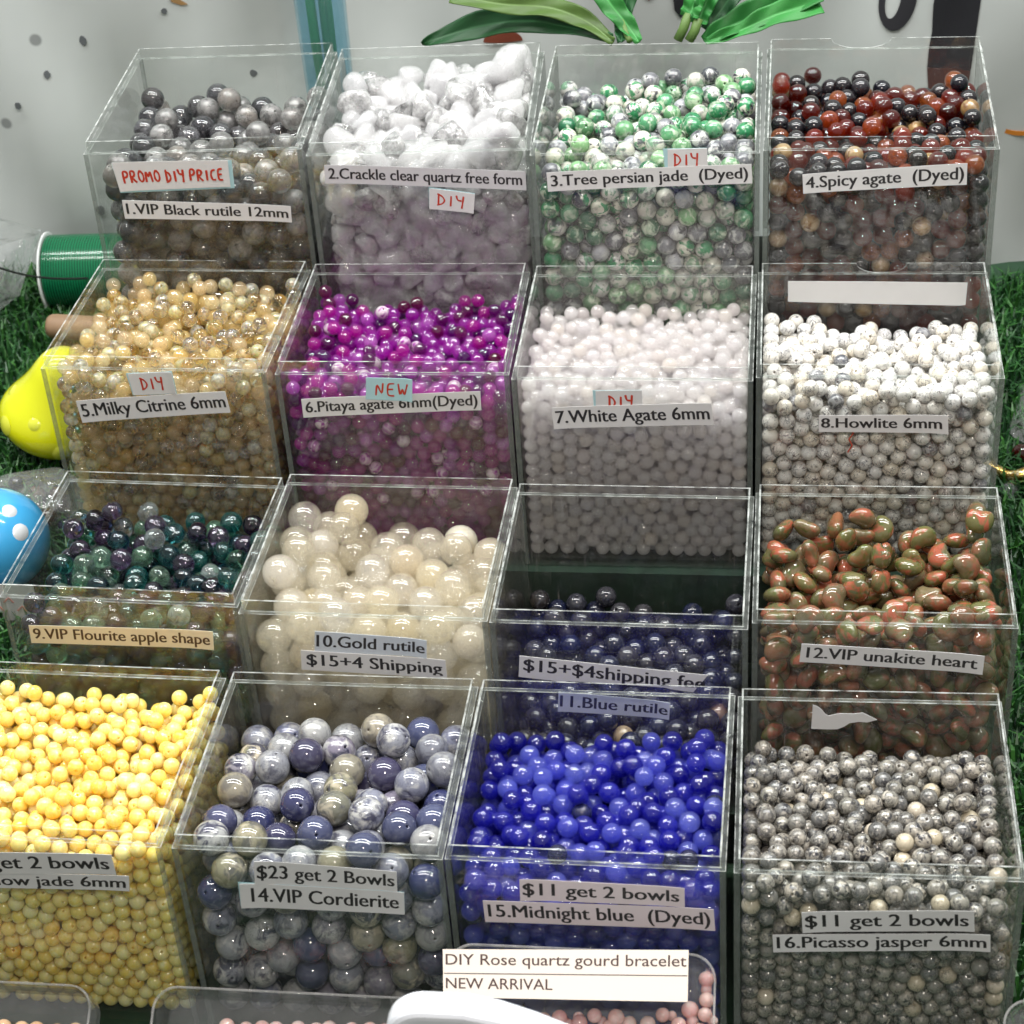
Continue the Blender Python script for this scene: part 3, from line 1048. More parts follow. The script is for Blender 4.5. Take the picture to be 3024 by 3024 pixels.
def pack(n, r, lo, hi, zf, slope, rng, iters=300):
    """settle n balls of radius r in the box lo..hi (x, y) on the floor, under a pull square to the heap's slope"""
    p = np.empty((n, 3))
    p[:, 0] = rng.uniform(lo[0], hi[0], n)
    p[:, 1] = rng.uniform(lo[1], hi[1], n)
    top = zf[0] + slope[0] * p[:, 0] + slope[1] * p[:, 1]
    p[:, 2] = lo[2] + rng.uniform(0, 1, n) * np.maximum(top - lo[2], r) * 1.05
    rr = r * rng.uniform(0.965, 1.035, n)
    g = np.array([slope[0], slope[1], -1.0])
    g /= np.linalg.norm(g)
    cs = 2.4 * r
    I = J = None
    for it in range(iters):
        if it % 8 == 0:
            c = np.floor((p - np.array(lo) + 1e-3) / cs).astype(np.int64) + 1
            dims = c.max(0) + 3
            key = (c[:, 0] * dims[1] + c[:, 1]) * dims[2] + c[:, 2]
            order = np.argsort(key, kind='stable')
            ks = key[order]
            start = np.searchsorted(ks, ks, 'left')
            slot = np.arange(n) - start
            K = 8
            table = np.full((int(dims.prod()) + 1, K), -1, dtype=np.int64)
            ok = slot < K
            table[ks[ok], slot[ok]] = order[ok]
            pi, pj = [], []
            for dx in (-1, 0, 1):
                for dy in (-1, 0, 1):
                    for dz in (-1, 0, 1):
                        kk = key + (dx * dims[1] + dy) * dims[2] + dz
                        kk = np.clip(kk, 0, len(table) - 1)
                        cand = table[kk]
                        ii = np.repeat(np.arange(n), K)
                        jj = cand.ravel()
                        s = jj > ii
                        pi.append(ii[s])
                        pj.append(jj[s])
            I = np.concatenate(pi)
            J = np.concatenate(pj)
            d = p[J] - p[I]
            near = (d * d).sum(1) < (2.6 * r) ** 2
            I, J = I[near], J[near]
        if it < iters - 40:
            p += g * r * (0.02 if it < iters * 0.6 else 0.01)
        for _ in range(2):
            d = p[J] - p[I]
            L = np.sqrt((d * d).sum(1)) + 1e-9
            ov = rr[I] + rr[J] - L
            s = ov > 0
            corr = d[s] / L[s][:, None] * (ov[s] * 0.32)[:, None]
            for ax in range(3):
                p[:, ax] += np.bincount(J[s], corr[:, ax], n) - np.bincount(I[s], corr[:, ax], n)
            p[:, 0] = np.clip(p[:, 0], lo[0] + rr, hi[0] - rr)
            p[:, 1] = np.clip(p[:, 1], lo[1] + rr, hi[1] - rr)
            p[:, 2] = np.maximum(p[:, 2], lo[2] + rr)
    return p, rr


def project(P):
    q = P - CAM_POS
    z = q @ CAM_F
    return 512 + 1024 * FPX * (q @ CAM_R) / z, 512 - 1024 * FPX * (q @ CAM_U) / z, z


def seen_pixels(P, rr):
    """how many pixels of the frame each ball shows, among the balls of its own bin"""
    x, y, z = project(P)
    buf = np.full((1024, 1024), -1, dtype=np.int32)
    rad = 1024 * FPX * rr / z
    for k in np.argsort(-z):
        R = rad[k]
        x0, x1 = int(max(0, x[k] - R)), int(min(1023, x[k] + R + 1))
        y0, y1 = int(max(0, y[k] - R)), int(min(1023, y[k] + R + 1))
        if x1 <= x0 or y1 <= y0:
            continue
        yy, xx = np.mgrid[y0:y1, x0:x1]
        msk = (xx - x[k]) ** 2 + (yy - y[k]) ** 2 <= R * R
        buf[y0:y1, x0:x1][msk] = k
    cnt = np.bincount(buf[buf >= 0], minlength=len(P))
    return cnt


# ---- stone materials
S = {}
S['smoke_dark'] = stone('smoky_dark', [(0.10, 0.10, 0.115), (0.20, 0.20, 0.21), (0.13, 0.115, 0.11)], patch=((0.32, 0.32, 0.35), 1.2, 0.42, 0.66, 0.9), vein=((0.01, 0.01, 0.012), 2.2, 0.05, 0.9), sss=0.5, rad=0.005, trans=0.72, rough=0.05, coat=0.5)
S['smoke_pale'] = stone('smoky_pale', [(0.48, 0.47, 0.46), (0.60, 0.59, 0.58), (0.32, 0.32, 0.33), (0.54, 0.49, 0.45)], patch=((0.68, 0.68, 0.67), 1.1, 0.42, 0.66, 0.9), patch2=((0.08, 0.08, 0.085), 1.3, 0.52, 0.70, 0.8), vein=((0.03, 0.03, 0.035), 2.2, 0.03, 0.9), sss=0.8, rad=0.006, trans=0.72, rough=0.05, coat=0.5)
S['quartz'] = milky('crackle_quartz', [(0.945, 0.94, 0.945), (0.96, 0.954, 0.954), (0.925, 0.922, 0.93)], 340, 0.5, 0.2, body=0.25, body_col=(0.78, 0.78, 0.80), bump=0.15)
S['quartz_clear'] = stone('icy_quartz', [(0.99, 0.99, 0.995), (0.995, 0.99, 0.99)], patch=((0.94, 0.95, 0.96), 7.0, 0.60, 0.66, 0.6), sss=1.0, rad=0.006, trans=(0.48, 0.88, 0.2), crackle=0.7, bump=0.28, rough=0.03, vary=0.01, ior=1.50, coat=0.9)
S['jade_white'] = stone('dyed_jade_white', [(0.62, 0.61, 0.52), (0.55, 0.55, 0.53), (0.64, 0.62, 0.55)], patch=((0.02, 0.22, 0.08), 0.9, 0.50, 0.58, 1.0), patch2=((0.045, 0.045, 0.06), 0.9, 0.53, 0.61, 1.0), sss=0.3, rad=0.002, rough=0.08, coat=0.8)
S['jade_green'] = stone('dyed_jade_green', [(0.02, 0.20, 0.075), (0.09, 0.32, 0.15), (0.22, 0.42, 0.19), (0.012, 0.12, 0.05)], patch=((0.62, 0.68, 0.54), 0.9, 0.50, 0.62, 0.9), patch2=((0.02, 0.035, 0.03), 1.0, 0.55, 0.65, 0.8), sss=0.3, rad=0.002, rough=0.08, coat=0.8)
S['jade_grey'] = stone('dyed_jade_grey', [(0.12, 0.12, 0.14), (0.34, 0.35, 0.38), (0.05, 0.055, 0.065), (0.42, 0.42, 0.46)], patch=((0.64, 0.65, 0.62), 0.9, 0.49, 0.61, 0.9), patch2=((0.03, 0.03, 0.04), 1.0, 0.53, 0.63, 0.9), sss=0.3, rad=0.002, rough=0.08, coat=0.8)
S['agate_black'] = stone('agate_black', [(0.008, 0.008, 0.012), (0.014, 0.010, 0.010), (0.02, 0.018, 0.022)], rough=0.05, coat=0.4, vary=0.2)
S['agate_red'] = milky('agate_red', [(0.20, 0.010, 0.005), (0.34, 0.020, 0.008), (0.11, 0.006, 0.005), (0.44, 0.035, 0.010)], 560, 0.5, 0.2)
S['agate_orange'] = milky('agate_orange', [(0.62, 0.13, 0.020), (0.52, 0.18, 0.035), (0.66, 0.20, 0.030)], 380, 0.6, 0.2, body=0.45, body_col=(0.10, 0.018, 0.008))
S['agate_pale'] = stone('agate_honey', [(0.42, 0.26, 0.10), (0.32, 0.22, 0.13), (0.46, 0.32, 0.16)], patch=((0.16, 0.05, 0.02), 0.9, 0.50, 0.62, 0.9), patch2=((0.62, 0.50, 0.38), 0.8, 0.56, 0.63, 0.8), sss=0.5, rad=0.0025, trans=0.3, rough=0.04)
S['citrine'] = stone('citrine', [(0.96, 0.82, 0.45), (0.97, 0.90, 0.74), (0.92, 0.64, 0.22), (0.98, 0.95, 0.89), (0.96, 0.82, 0.50)], patch=((0.72, 0.34, 0.05), 0.8, 0.57, 0.69, 0.8), patch2=((0.97, 0.94, 0.88), 0.9, 0.50, 0.66, 0.7), sss=1.0, rad=0.005, trans=(0.70, 1.0, 0.4), rough=0.03, tint=(1, 0.8, 0.5), vary=0.03, ior=1.48)
S['citrine_milky'] = milky('milky_citrine', [(0.975, 0.90, 0.58), (0.975, 0.945, 0.80), (0.965, 0.83, 0.42), (0.98, 0.92, 0.74), (0.97, 0.86, 0.62)], 240, 0.8, 0.3, body=0.35, body_col=(0.70, 0.38, 0.09))
S['magenta'] = milky('magenta_agate', [(0.60, 0.010, 0.46), (0.68, 0.02, 0.56), (0.54, 0.02, 0.56)], 500, 0.5, 0.2)
S['plum'] = milky('plum_agate', [(0.24, 0.008, 0.22), (0.30, 0.008, 0.12), (0.20, 0.008, 0.26)], 560, 0.4, 0.2)
S['orchid'] = milky('orchid_agate', [(0.76, 0.20, 0.78), (0.70, 0.12, 0.74)], 420, 0.5, 0.3, body=0.3, body_col=(0.6, 0.36, 0.6))
S['pink_banded'] = stone('pink_banded_agate', [(0.48, 0.24, 0.46), (0.60, 0.44, 0.56), (0.40, 0.14, 0.38), (0.68, 0.60, 0.64)], patch=((0.30, 0.03, 0.30), 0.9, 0.46, 0.56, 1.0), band=((0.72, 0.64, 0.68), 0.45, 0.5), sss=0.5, rad=0.002, trans=0.3, rough=0.04)
S['white_agate'] = milky('white_agate', [(0.955, 0.922, 0.917), (0.962, 0.943, 0.938), (0.945, 0.922, 0.928), (0.955, 0.918, 0.89)], 440, 0.5, 0.25)
S['howlite'] = stone('howlite', [(0.74, 0.73, 0.70), (0.77, 0.76, 0.73), (0.72, 0.66, 0.55), (0.76, 0.76, 0.75)], vein=((0.10, 0.10, 0.115), 1.2, 0.04, 1.0), patch=((0.22, 0.23, 0.25), 1.7, 0.60, 0.66, 0.9), rough=0.12, coat=0.5, vary=0.05)
S['howlite_dark'] = stone('howlite_dark', [(0.10, 0.105, 0.12), (0.16, 0.16, 0.18)], patch=((0.62, 0.62, 0.62), 1.2, 0.50, 0.60, 0.9), vein=((0.5, 0.5, 0.5), 2.0, 0.03, 0.9), rough=0.12)
for nm, cs_ in (('fluor_green', [(0.42, 0.76, 0.52), (0.58, 0.86, 0.64), (0.20, 0.56, 0.40)]), ('fluor_teal', [(0.03, 0.26, 0.25), (0.04, 0.34, 0.28), (0.06, 0.24, 0.34)]),
                ('fluor_violet', [(0.15, 0.09, 0.20), (0.24, 0.15, 0.30), (0.08, 0.04, 0.12)]), ('fluor_clear', [(0.76, 0.84, 0.82), (0.80, 0.80, 0.84), (0.72, 0.82, 0.76)])):
    S[nm] = stone(nm.replace('fluor', 'fluorite'), cs_, band=((0.5, 0.8, 0.75), 0.35, 0.2), sss=0.4, rad=0.004, trans=(0.90, 1.0, 0.1), rough=0.03, ior=1.43)
S['gold'] = milky('gold_rutile', [(0.935, 0.88, 0.74), (0.95, 0.915, 0.83), (0.925, 0.85, 0.66), (0.955, 0.93, 0.88), (0.92, 0.86, 0.74)], 88, 1.3, 0.3, body=0.24, body_col=(0.62, 0.55, 0.42))
S['gold_white'] = stone('gold_rutile_milky', [(0.74, 0.69, 0.57), (0.77, 0.73, 0.66)], patch=((0.68, 0.60, 0.44), 0.8, 0.45, 0.7, 0.6), sss=1.0, rad=0.010, trans=0.40, rough=0.06, vary=0.04)
S['rutile_blue'] = stone('blue_rutile', [(0.014, 0.018, 0.045), (0.028, 0.030, 0.042), (0.045, 0.043, 0.046), (0.008, 0.012, 0.04), (0.025, 0.022, 0.022)], patch=((0.10, 0.10, 0.115), 1.2, 0.52, 0.70, 0.7), vein=((0.006, 0.008, 0.015), 2.2, 0.05, 0.8), sss=0.15, rad=0.002, trans=0.05, rough=0.05, coat=0.35)
S['rutile_tan'] = stone('tan_rutile', [(0.34, 0.27, 0.16), (0.26, 0.17, 0.12)], patch=((0.03, 0.025, 0.02), 2.0, 0.6, 0.66, 0.9), sss=0.2, rad=0.002)
S['unakite'] = stone('unakite', [(0.105, 0.105, 0.032), (0.145, 0.13, 0.052), (0.085, 0.088, 0.04), (0.17, 0.13, 0.07)], patch=((0.31, 0.082, 0.045), 0.75, 0.47, 0.57, 1.05), patch2=((0.07, 0.11, 0.02), 1.5, 0.54, 0.64, 0.7), vein=((0.035, 0.035, 0.022), 3.2, 0.03, 0.5), rough=0.09, coat=0.5)
S['yellow'] = stone('yellow_jade', [(0.88, 0.59, 0.13), (0.90, 0.68, 0.22), (0.86, 0.51, 0.08), (0.90, 0.75, 0.36), (0.88, 0.63, 0.17)], patch=((0.91, 0.78, 0.42), 0.9, 0.46, 0.66, 0.6), sss=1.0, rad=0.008, tint=(1, 0.75, 0.3), rough=0.12, coat=0.4, vary=0.05)
S['cord_pale'] = stone('cordierite_pale', [(0.20, 0.21, 0.27), (0.30, 0.31, 0.34), (0.15, 0.16, 0.24), (0.38, 0.39, 0.39), (0.22, 0.20, 0.26)], patch=((0.52, 0.52, 0.50), 0.9, 0.46, 0.62, 1.0), patch2=((0.05, 0.05, 0.085), 1.1, 0.50, 0.64, 1.0), vein=((0.05, 0.05, 0.08), 1.8, 0.02, 0.6), sss=0.3, rad=0.004, trans=0.08, rough=0.06, coat=0.7)
S['cord_dark'] = stone('cordierite_dark', [(0.030, 0.035, 0.10), (0.05, 0.045, 0.09), (0.06, 0.07, 0.14)], patch=((0.20, 0.21, 0.28), 1.2, 0.55, 0.75, 0.6), sss=0.15, rad=0.002)
S['cord_olive'] = stone('cordierite_olive', [(0.24, 0.23, 0.15), (0.34, 0.31, 0.24), (0.18, 0.18, 0.14)], patch=((0.06, 0.06, 0.08), 0.9, 0.46, 0.58, 1.0), patch2=((0.56, 0.50, 0.38), 1.0, 0.52, 0.66, 0.9), sss=0.15, rad=0.002)
S['blue'] = milky('midnight_blue', [(0.045, 0.045, 0.64), (0.09, 0.095, 0.72), (0.025, 0.022, 0.52)], 500, 0.5, 0.2)
S['blue_pale'] = milky('pale_blue', [(0.22, 0.25, 0.84), (0.30, 0.35, 0.88)], 330, 0.5, 0.3)
S['blue_dark'] = stone('midnight_blue_dark', [(0.018, 0.018, 0.07), (0.03, 0.035, 0.11)], sss=0.3, rad=0.002, tint=(0.3, 0.4, 1.0), trans=0.4, rough=0.04, coat=0.3)
S['jasper'] = stone('jasper', [(0.27, 0.26, 0.225), (0.21, 0.205, 0.19), (0.34, 0.31, 0.26), (0.17, 0.17, 0.165)], patch=((0.035, 0.035, 0.04), 1.3, 0.50, 0.60, 1.0), vein=((0.02, 0.02, 0.025), 1.6, 0.04, 0.95), patch2=((0.52, 0.48, 0.41), 1.2, 0.54, 0.64, 0.8), rough=0.10, coat=0.6)
S['jasper_cream'] = stone('jasper_cream', [(0.50, 0.44, 0.32), (0.56, 0.50, 0.40)], vein=((0.10, 0.09, 0.08), 1.6, 0.03, 0.9), rough=0.10, coat=0.7)

# bin: bead name, radius (mm), heap height (mm) at front / back left / back right, shapes, varieties (weight, stone, look), group
HEAP = {
    1: ('smoky_quartz_bead', 5.75, 84, 80, 79, 'big', [(0.42, 'smoke_dark', 'dark charcoal bead with smoky veins'), (0.58, 'smoke_pale', 'cloudy pale grey bead with dark hairs')], 'in the bin with the red promo note'),
    2: ('quartz_chunk', 5.3, 92, 89, 96, 'chunk', [(0.64, 'quartz', 'milky white crackled quartz chunk'), (0.36, 'quartz_clear', 'icy clear crackled quartz chunk with glints')], 'heaped in its clear bin'),
    3: ('jade_bead', 4.4, 91, 84, 94, 'mid', [(0.38, 'jade_white', 'white bead with green and black patches'), (0.36, 'jade_green', 'green mottled bead'), (0.26, 'jade_grey', 'grey smoky bead')], 'among the green and white jade beads'),
    4: ('agate_bead', 4.25, 88, 87, 90, 'mid', [(0.40, 'agate_black', 'glossy black bead'), (0.38, 'agate_red', 'glossy dark red bead'), (0.15, 'agate_orange', 'glossy orange bead'), (0.07, 'agate_pale', 'honey coloured banded bead')], 'in the dark red agate bin'),
    5: ('citrine_bead', 3.45, 93, 97, 97, 'small', [(0.55, 'citrine', 'small glassy honey citrine bead'), (0.45, 'citrine_milky', 'small milky cream citrine bead')], 'heaped in its clear bin'),
    6: ('magenta_agate_bead', 3.05, 89, 88, 88, 'small', [(0.52, 'magenta', 'small glossy bright purple bead'), (0.29, 'plum', 'small glossy dark plum bead'), (0.12, 'orchid', 'small translucent orchid pink bead'), (0.07, 'pink_banded', 'small pale pink banded bead')], 'in the purple agate bin'),
    7: ('white_agate_bead', 3.2, 92, 88, 86, 'small', [(1.0, 'white_agate', 'small milky translucent white agate bead')], 'in its clear bin'),
    8: ('howlite_bead', 3.5, 90, 83, 75, 'small', [(0.95, 'howlite', 'small chalky white bead with grey veins'), (0.05, 'howlite_dark', 'small dark grey marbled bead')], 'in the white howlite bin'),
    9: ('fluorite_bead', 4.75, 84, 86, 88, 'apple', [(0.24, 'fluor_green', 'clear pale green bead'), (0.28, 'fluor_teal', 'deep teal glassy bead'), (0.32, 'fluor_violet', 'dark violet glassy bead'), (0.16, 'fluor_clear', 'colourless glassy bead')], 'in the fluorite bin'),
    10: ('gold_rutile_bead', 7.2, 89, 92, 85, 'big', [(0.95, 'gold', 'large translucent pale gold bead'), (0.05, 'gold_white', 'large milky cream bead')], 'in the gold rutile bin'),
    11: ('blue_rutile_bead', 4.6, 21, 50, 54, 'mid', [(0.97, 'rutile_blue', 'dark slate blue bead'), (0.03, 'rutile_tan', 'tan bead with black specks')], 'low in the nearly empty bin'),
    12: ('unakite_heart', 5.5, 91, 82, 91, 'heart', [(1.0, 'unakite', 'polished green and coral unakite heart bead')], 'in its clear bin'),
    13: ('yellow_jade_bead', 3.2, 95, 93, 96, 'small', [(1.0, 'yellow', 'small opaque yellow jade bead')], 'filling its clear bin'),
    14: ('cordierite_bead', 6.75, 88, 87, 88, 'big', [(0.64, 'cord_pale', 'large pale grey lilac bead'), (0.20, 'cord_dark', 'large dark navy bead'), (0.16, 'cord_olive', 'large olive and tan bead')], 'in the cordierite bin'),
    15: ('blue_dyed_bead', 3.9, 84, 76, 86, 'mid', [(0.66, 'blue', 'bright royal blue translucent bead'), (0.26, 'blue_pale', 'pale translucent blue bead'), (0.05, 'blue_dark', 'inky dark blue bead')], 'in the midnight blue bin'),
    16: ('jasper_bead', 3.4, 89, 84, 76, 'small', [(0.93, 'jasper', 'small grey and black marbled bead'), (0.07, 'jasper_cream', 'small cream bead with dark lines')], 'in the marbled jasper bin'),
}
BASE = {
    'small': [put_co(unit_bead('bead_small', 22, 14, 0.14))],
    'mid': [put_co(unit_bead('bead_mid', 26, 16, 0.10))],
    'big': [put_co(unit_bead('bead_big', 36, 24, 0.07))],
    'apple': [put_co(unit_bead('bead_apple', 30, 20, 0.13, (1, 1, 0.93), 0.16))],
    'chunk': [put_co(blob('chunk', 11 + k, 9 + k % 4)) for k in range(8)],
    'heart': [put_co(blob('heart', 5, 0, 3, True))],
}
LOW = {'small': put_co(unit_bead('bead_low', 16, 10, 0.115)), 'mid': put_co(unit_bead('bead_low_mid', 18, 11, 0.10))}
CAP = 300
for i, (name, rmm, zf, zl, zr, shape, kinds, where) in HEAP.items():
    x, y, z, yaw, D = FR[i]
    rng = np.random.default_rng(100 + i)
    r = rmm * mm
    e_ = 0.0003
    lo = np.array([-W / 2 + T + e_, T + e_, T + e_])
    hi = np.array([W / 2 - T - e_, D - T - e_, 1.0])
    sl = np.array([(zr - zl) / 95.0, ((zl + zr) / 2 - zf) / (D * 1000 - 12)])
    z0 = zf * mm                       # height at x = 0, y = 0
    zm = z0 + sl[1] * D / 2
    frac = {'chunk': 0.70, 'heart': 0.66}.get(shape, 0.635 - 0.9 * r / 0.09 * 0.25)
    n = int(frac * (hi[0] - lo[0]) * (hi[1] - lo[1]) * (zm - lo[2]) / (4 / 3 * math.pi * r ** 3))
    for attempt in range(2):
        p, rr = pack(n, r, lo, hi, (z0,), sl, rng, 200 if attempt == 0 else 300)
        gx = np.floor((p[:, 0] - lo[0]) / (hi[0] - lo[0]) * 5).astype(int).clip(0, 4)
        gy = np.floor((p[:, 1] - lo[1]) / (hi[1] - lo[1]) * 5).astype(int).clip(0, 4)
        tops = np.full(25, -1.0)
        np.maximum.at(tops, gx * 5 + gy, p[:, 2] - sl[0] * p[:, 0] - sl[1] * p[:, 1])
        got = np.median(tops[tops > 0]) + 1.0 * r
        ratio = (z0 - lo[2] - 0 * r) / (got - lo[2])
        if abs(ratio - 1) < 0.012 or attempt == 1:
            break
        n = int(n * ratio)
    # keep what lies within a few beads of the panes and of the heap's surface
    surf = z0 + sl[0] * p[:, 0] + sl[1] * p[:, 1]
    layers = 7.0 if shape in ('apple', 'chunk') else 5.0
    keep = (p[:, 2] > surf - (layers + 2.0) * r) | (p[:, 1] < lo[1] + layers * r) | (np.abs(p[:, 0]) > hi[0] - 3.2 * r) | (p[:, 1] > hi[1] - 3.0 * r)
    if i in (1, 2, 5, 6, 7, 9, 10, 11, 14, 15):
        keep[:] = True
    p, rr = p[keep], rr[keep]
    c, s_ = math.cos(yaw), math.sin(yaw)
    P = np.stack([x + c * p[:, 0] - s_ * p[:, 1], y + s_ * p[:, 0] + c * p[:, 1], z + p[:, 2]], 1)
    cnt = seen_pixels(P, rr)
    k = len(P)
    R, Q = rot_mats(k, rng)
    wts = np.cumsum([q[0] for q in kinds])
    var = np.searchsorted(wts / wts[-1], rng.uniform(0, 1, k))
    sh = rng.integers(0, len(BASE[shape]), k)
    scale = rr * {'chunk': 1.10, 'heart': 1.22}.get(shape, 1.0)
    if shape == 'chunk':
        scale = scale * np.where(rng.uniform(0, 1, k) < 0.10, 1.55, rng.uniform(0.8, 1.25, k))
    if shape in ('chunk', 'heart'):
        ext = scale * (1.32 if shape == 'chunk' else 1.08)
        p[:, 0] = np.clip(p[:, 0], lo[0] + ext, hi[0] - ext)
        p[:, 1] = np.clip(p[:, 1], lo[1] + ext, hi[1] - ext)
        p[:, 2] = np.maximum(p[:, 2], lo[2] + ext)
        P = np.stack([x + c * p[:, 0] - s_ * p[:, 1], y + s_ * p[:, 0] + c * p[:, 1], z + p[:, 2]], 1)
    order = np.argsort(-cnt)
    single = np.zeros(k, bool)
    sel = order[:CAP]
    if k > CAP:
        sel = sel[cnt[sel] > 6]
    single[sel] = True
    protos = {}
    gname = name.replace('_', ' ') + ('s ' if not name.endswith('s') else ' ') + where
    for b_ in np.nonzero(single)[0]:
        key = (int(var[b_]), int(sh[b_]))
        if key not in protos:
            me = BASE[shape][key[1]].copy()
            me.name = name
            me.materials.clear()
            me.materials.append(S[kinds[key[0]][1]])
            o = bpy.data.objects.new(name, me)
            tag(o, kinds[key[0]][2] + ' ' + where, 'chunk' if shape == 'chunk' else ('heart bead' if shape == 'heart' else 'bead'), gname)
            protos[key] = o
        else:
            o = protos[key].copy()
        COL.objects.link(o)
        o.rotation_mode = 'QUATERNION'
        o.rotation_quaternion = Q[b_]
        o.location = P[b_]
        o.scale = (scale[b_],) * 3
    rest = np.nonzero(~single)[0]
    if len(rest):
        bases = [LOW[shape]] if shape in LOW else BASE[shape]
        V, CO, RN, FL, MI, FS = [], [], [], [], [], []
        base = 0
        for b_ in rest:
            me = bases[int(sh[b_]) % len(bases)]
            if not hasattr(bpy, '_cache'):
                pass
            key = me.name
            if key not in globals().setdefault('_mc', {}):
                co = np.zeros(len(me.vertices) * 3)
                me.vertices.foreach_get('co', co)
                li = np.zeros(len(me.loops), dtype=np.int32)
                me.loops.foreach_get('vertex_index', li)
                ls = np.zeros(len(me.polygons), dtype=np.int32)
                me.polygons.foreach_get('loop_total', ls)
                _mc[key] = (co.reshape(-1, 3), li, ls)
            co, li, ls = _mc[key]
            V.append(co @ R[b_].T * scale[b_] + P[b_])
            CO.append(co)
            RN.append(np.full(len(co), rng.uniform()))
            FL.append(li + base)
            FS.append(ls)
            MI.append(np.full(len(ls), var[b_], dtype=np.int32))
            base += len(co)
        V = np.concatenate(V)
        FL = np.concatenate(FL)
        FS = np.concatenate(FS)
        me = bpy.data.meshes.new(name + 's')
        me.vertices.add(len(V))
        me.vertices.foreach_set('co', V.ravel())
        me.loops.add(len(FL))
        me.loops.foreach_set('vertex_index', FL)
        me.polygons.add(len(FS))
        me.polygons.foreach_set('loop_start', np.concatenate([[0], np.cumsum(FS)[:-1]]).astype(np.int32))
        me.polygons.foreach_set('loop_total', FS)
        me.polygons.foreach_set('material_index', np.concatenate(MI))
        me.polygons.foreach_set('use_smooth', np.ones(len(FS), dtype=bool))
        me.update(calc_edges=True)
        a = me.attributes.new('bead_co', 'FLOAT_VECTOR', 'POINT')
        a.data.foreach_set('vector', np.concatenate(CO).ravel())
        a = me.attributes.new('bead_rand', 'FLOAT', 'POINT')
        a.data.foreach_set('value', np.concatenate(RN))
        for q in kinds:
            me.materials.append(S[q[1]])
        o = link(name + 's', me)
        tag(o, 'mass of many more ' + name.replace('_', ' ') + 's ' + where, 'beads', None, 'stuff')
    print('BIN', i, 'n', n, 'ratio', round(float(ratio), 3), 'shell', k, 'single', int(single.sum()), 'rest', len(rest), 'top', round(float(np.percentile(p[:, 2], 99.5) * 1000), 1))

# ------------------------------------------------------------------ red thread among the howlite beads
b = MB()
b.tube([(-0.0115, 0.0031, 0.0692), (-0.0095, 0.0029, 0.0665), (-0.0112, 0.0030, 0.0635), (-0.0098, 0.0028, 0.0605), (-0.0115, 0.0030, 0.0570)], 0.00035, 6)
x, y, z, yaw, D = FR[8]
o = b.build('red_thread', plain('red_thread', (0.6, 0.05, 0.02), 0.7))
o.location = (x, y, z)
o.rotation_euler = (0, 0, yaw)
tag(o, 'short red thread caught among the white howlite beads', 'thread')

# ------------------------------------------------------------------ leaning trays along the front
TILT = math.radians(35)
M_TRAY = clear_sheet('tray_plastic', (0.95, 0.955, 0.955), haze=0.045, rough=0.03)
M_TRAYRIM = edge_mat('tray_rim', (0.55, 0.53, 0.53), 0.22, rough=0.15, noise=0.1)


def rrect(w, l, r, seg=7):
    pts = []
    for cx_, cy_, a0 in ((w / 2 - r, -r, 0), (-w / 2 + r, -r, 90), (-w / 2 + r, -l + r, 180), (w / 2 - r, -l + r, 270)):
        for k in range(seg + 1):
            a = math.radians(a0 + 90 * k / seg)
            pts.append((cx_ + r * math.cos(a), cy_ + r * math.sin(a)))
    return pts


def tray(loc, w, l, depth, label, rz=0.0):
    e = empty('clear_tray', loc)
    e.rotation_euler = (TILT, 0, rz)
    tag(e, label, 'tray', 'clear plastic trays leaning along the front')
    b = MB()
    secs = [(w, l, 0.009, 0.0), (w - 0.003, l - 0.003, 0.0085, -depth), (w - 0.0054, l - 0.0054, 0.0075, -depth + 0.0012), (w - 0.0030, l - 0.0030, 0.0078, 0.0)]
    k = None
    for (w_, l_, r_, z_) in secs:
        pts = rrect(w_, l_, r_)
        off = -(l - l_) / 2
        k = len(pts)
        b.v += [(a, c_ + off, z_) for a, c_ in pts]
    for s in range(3):
        for q in range(k):
            q2 = (q + 1) % k
            if s == 1:
                continue
            b.f.append((s * k + q, s * k + q2, (s + 1) * k + q2, (s + 1) * k + q))
            b.m.append(0)
    b.f.append(tuple(k + q for q in range(k)))
    b.m.append(0)
    b.f.append(tuple(2 * k + q for q in reversed(range(k))))
    b.m.append(0)
    b.build('tray_shell', [M_TRAY], e)
    b = MB()
    ring = rrect(w, l, 0.009)
    ring2 = rrect(w - 0.0017, l - 0.0017, 0.0083)
    k = len(ring)
    z0_, z1_ = 0.0002, 0.0016
    for pts, off, z_ in ((ring, 0, z0_), (ring, 0, z1_), (ring2, -0.00085, z1_), (ring2, -0.00085, z0_)):
        b.v += [(a, c_ + off, z_) for a, c_ in pts]
    for s in range(4):
        for q in range(k):
            q2 = (q + 1) % k
            b.f.append((s * k + q, s * k + q2, ((s + 1) % 4) * k + q2, ((s + 1) % 4) * k + q))
            b.m.append(0)
    b.build('rim', [M_TRAYRIM], e, True)
    return e


tray((-0.134, -0.013, 0.0355), 0.096, 0.06, 0.016, 'clear tray with rounded corner before the yellow jade bin')
tray((-0.010, -0.013, 0.0375), 0.104, 0.06, 0.016, 'clear tray with pink beads before the cordierite bin')
trayC = tray((0.0994, -0.013, 0.0675), 0.0955, 0.105, 0.016, 'clear tray holding pink gourd beads and a white printed card')
trayD = tray((0.2890, -0.013, 0.052), 0.085, 0.06, 0.016, 'clear tray of amber beads beside the marbled jasper bin')


def on_tray(loc, u, v, n):
    ct, st = math.cos(TILT), math.sin(TILT)
    return (loc[0] + u, loc[1] + ct * v - st * n, loc[2] + st * v + ct * n)


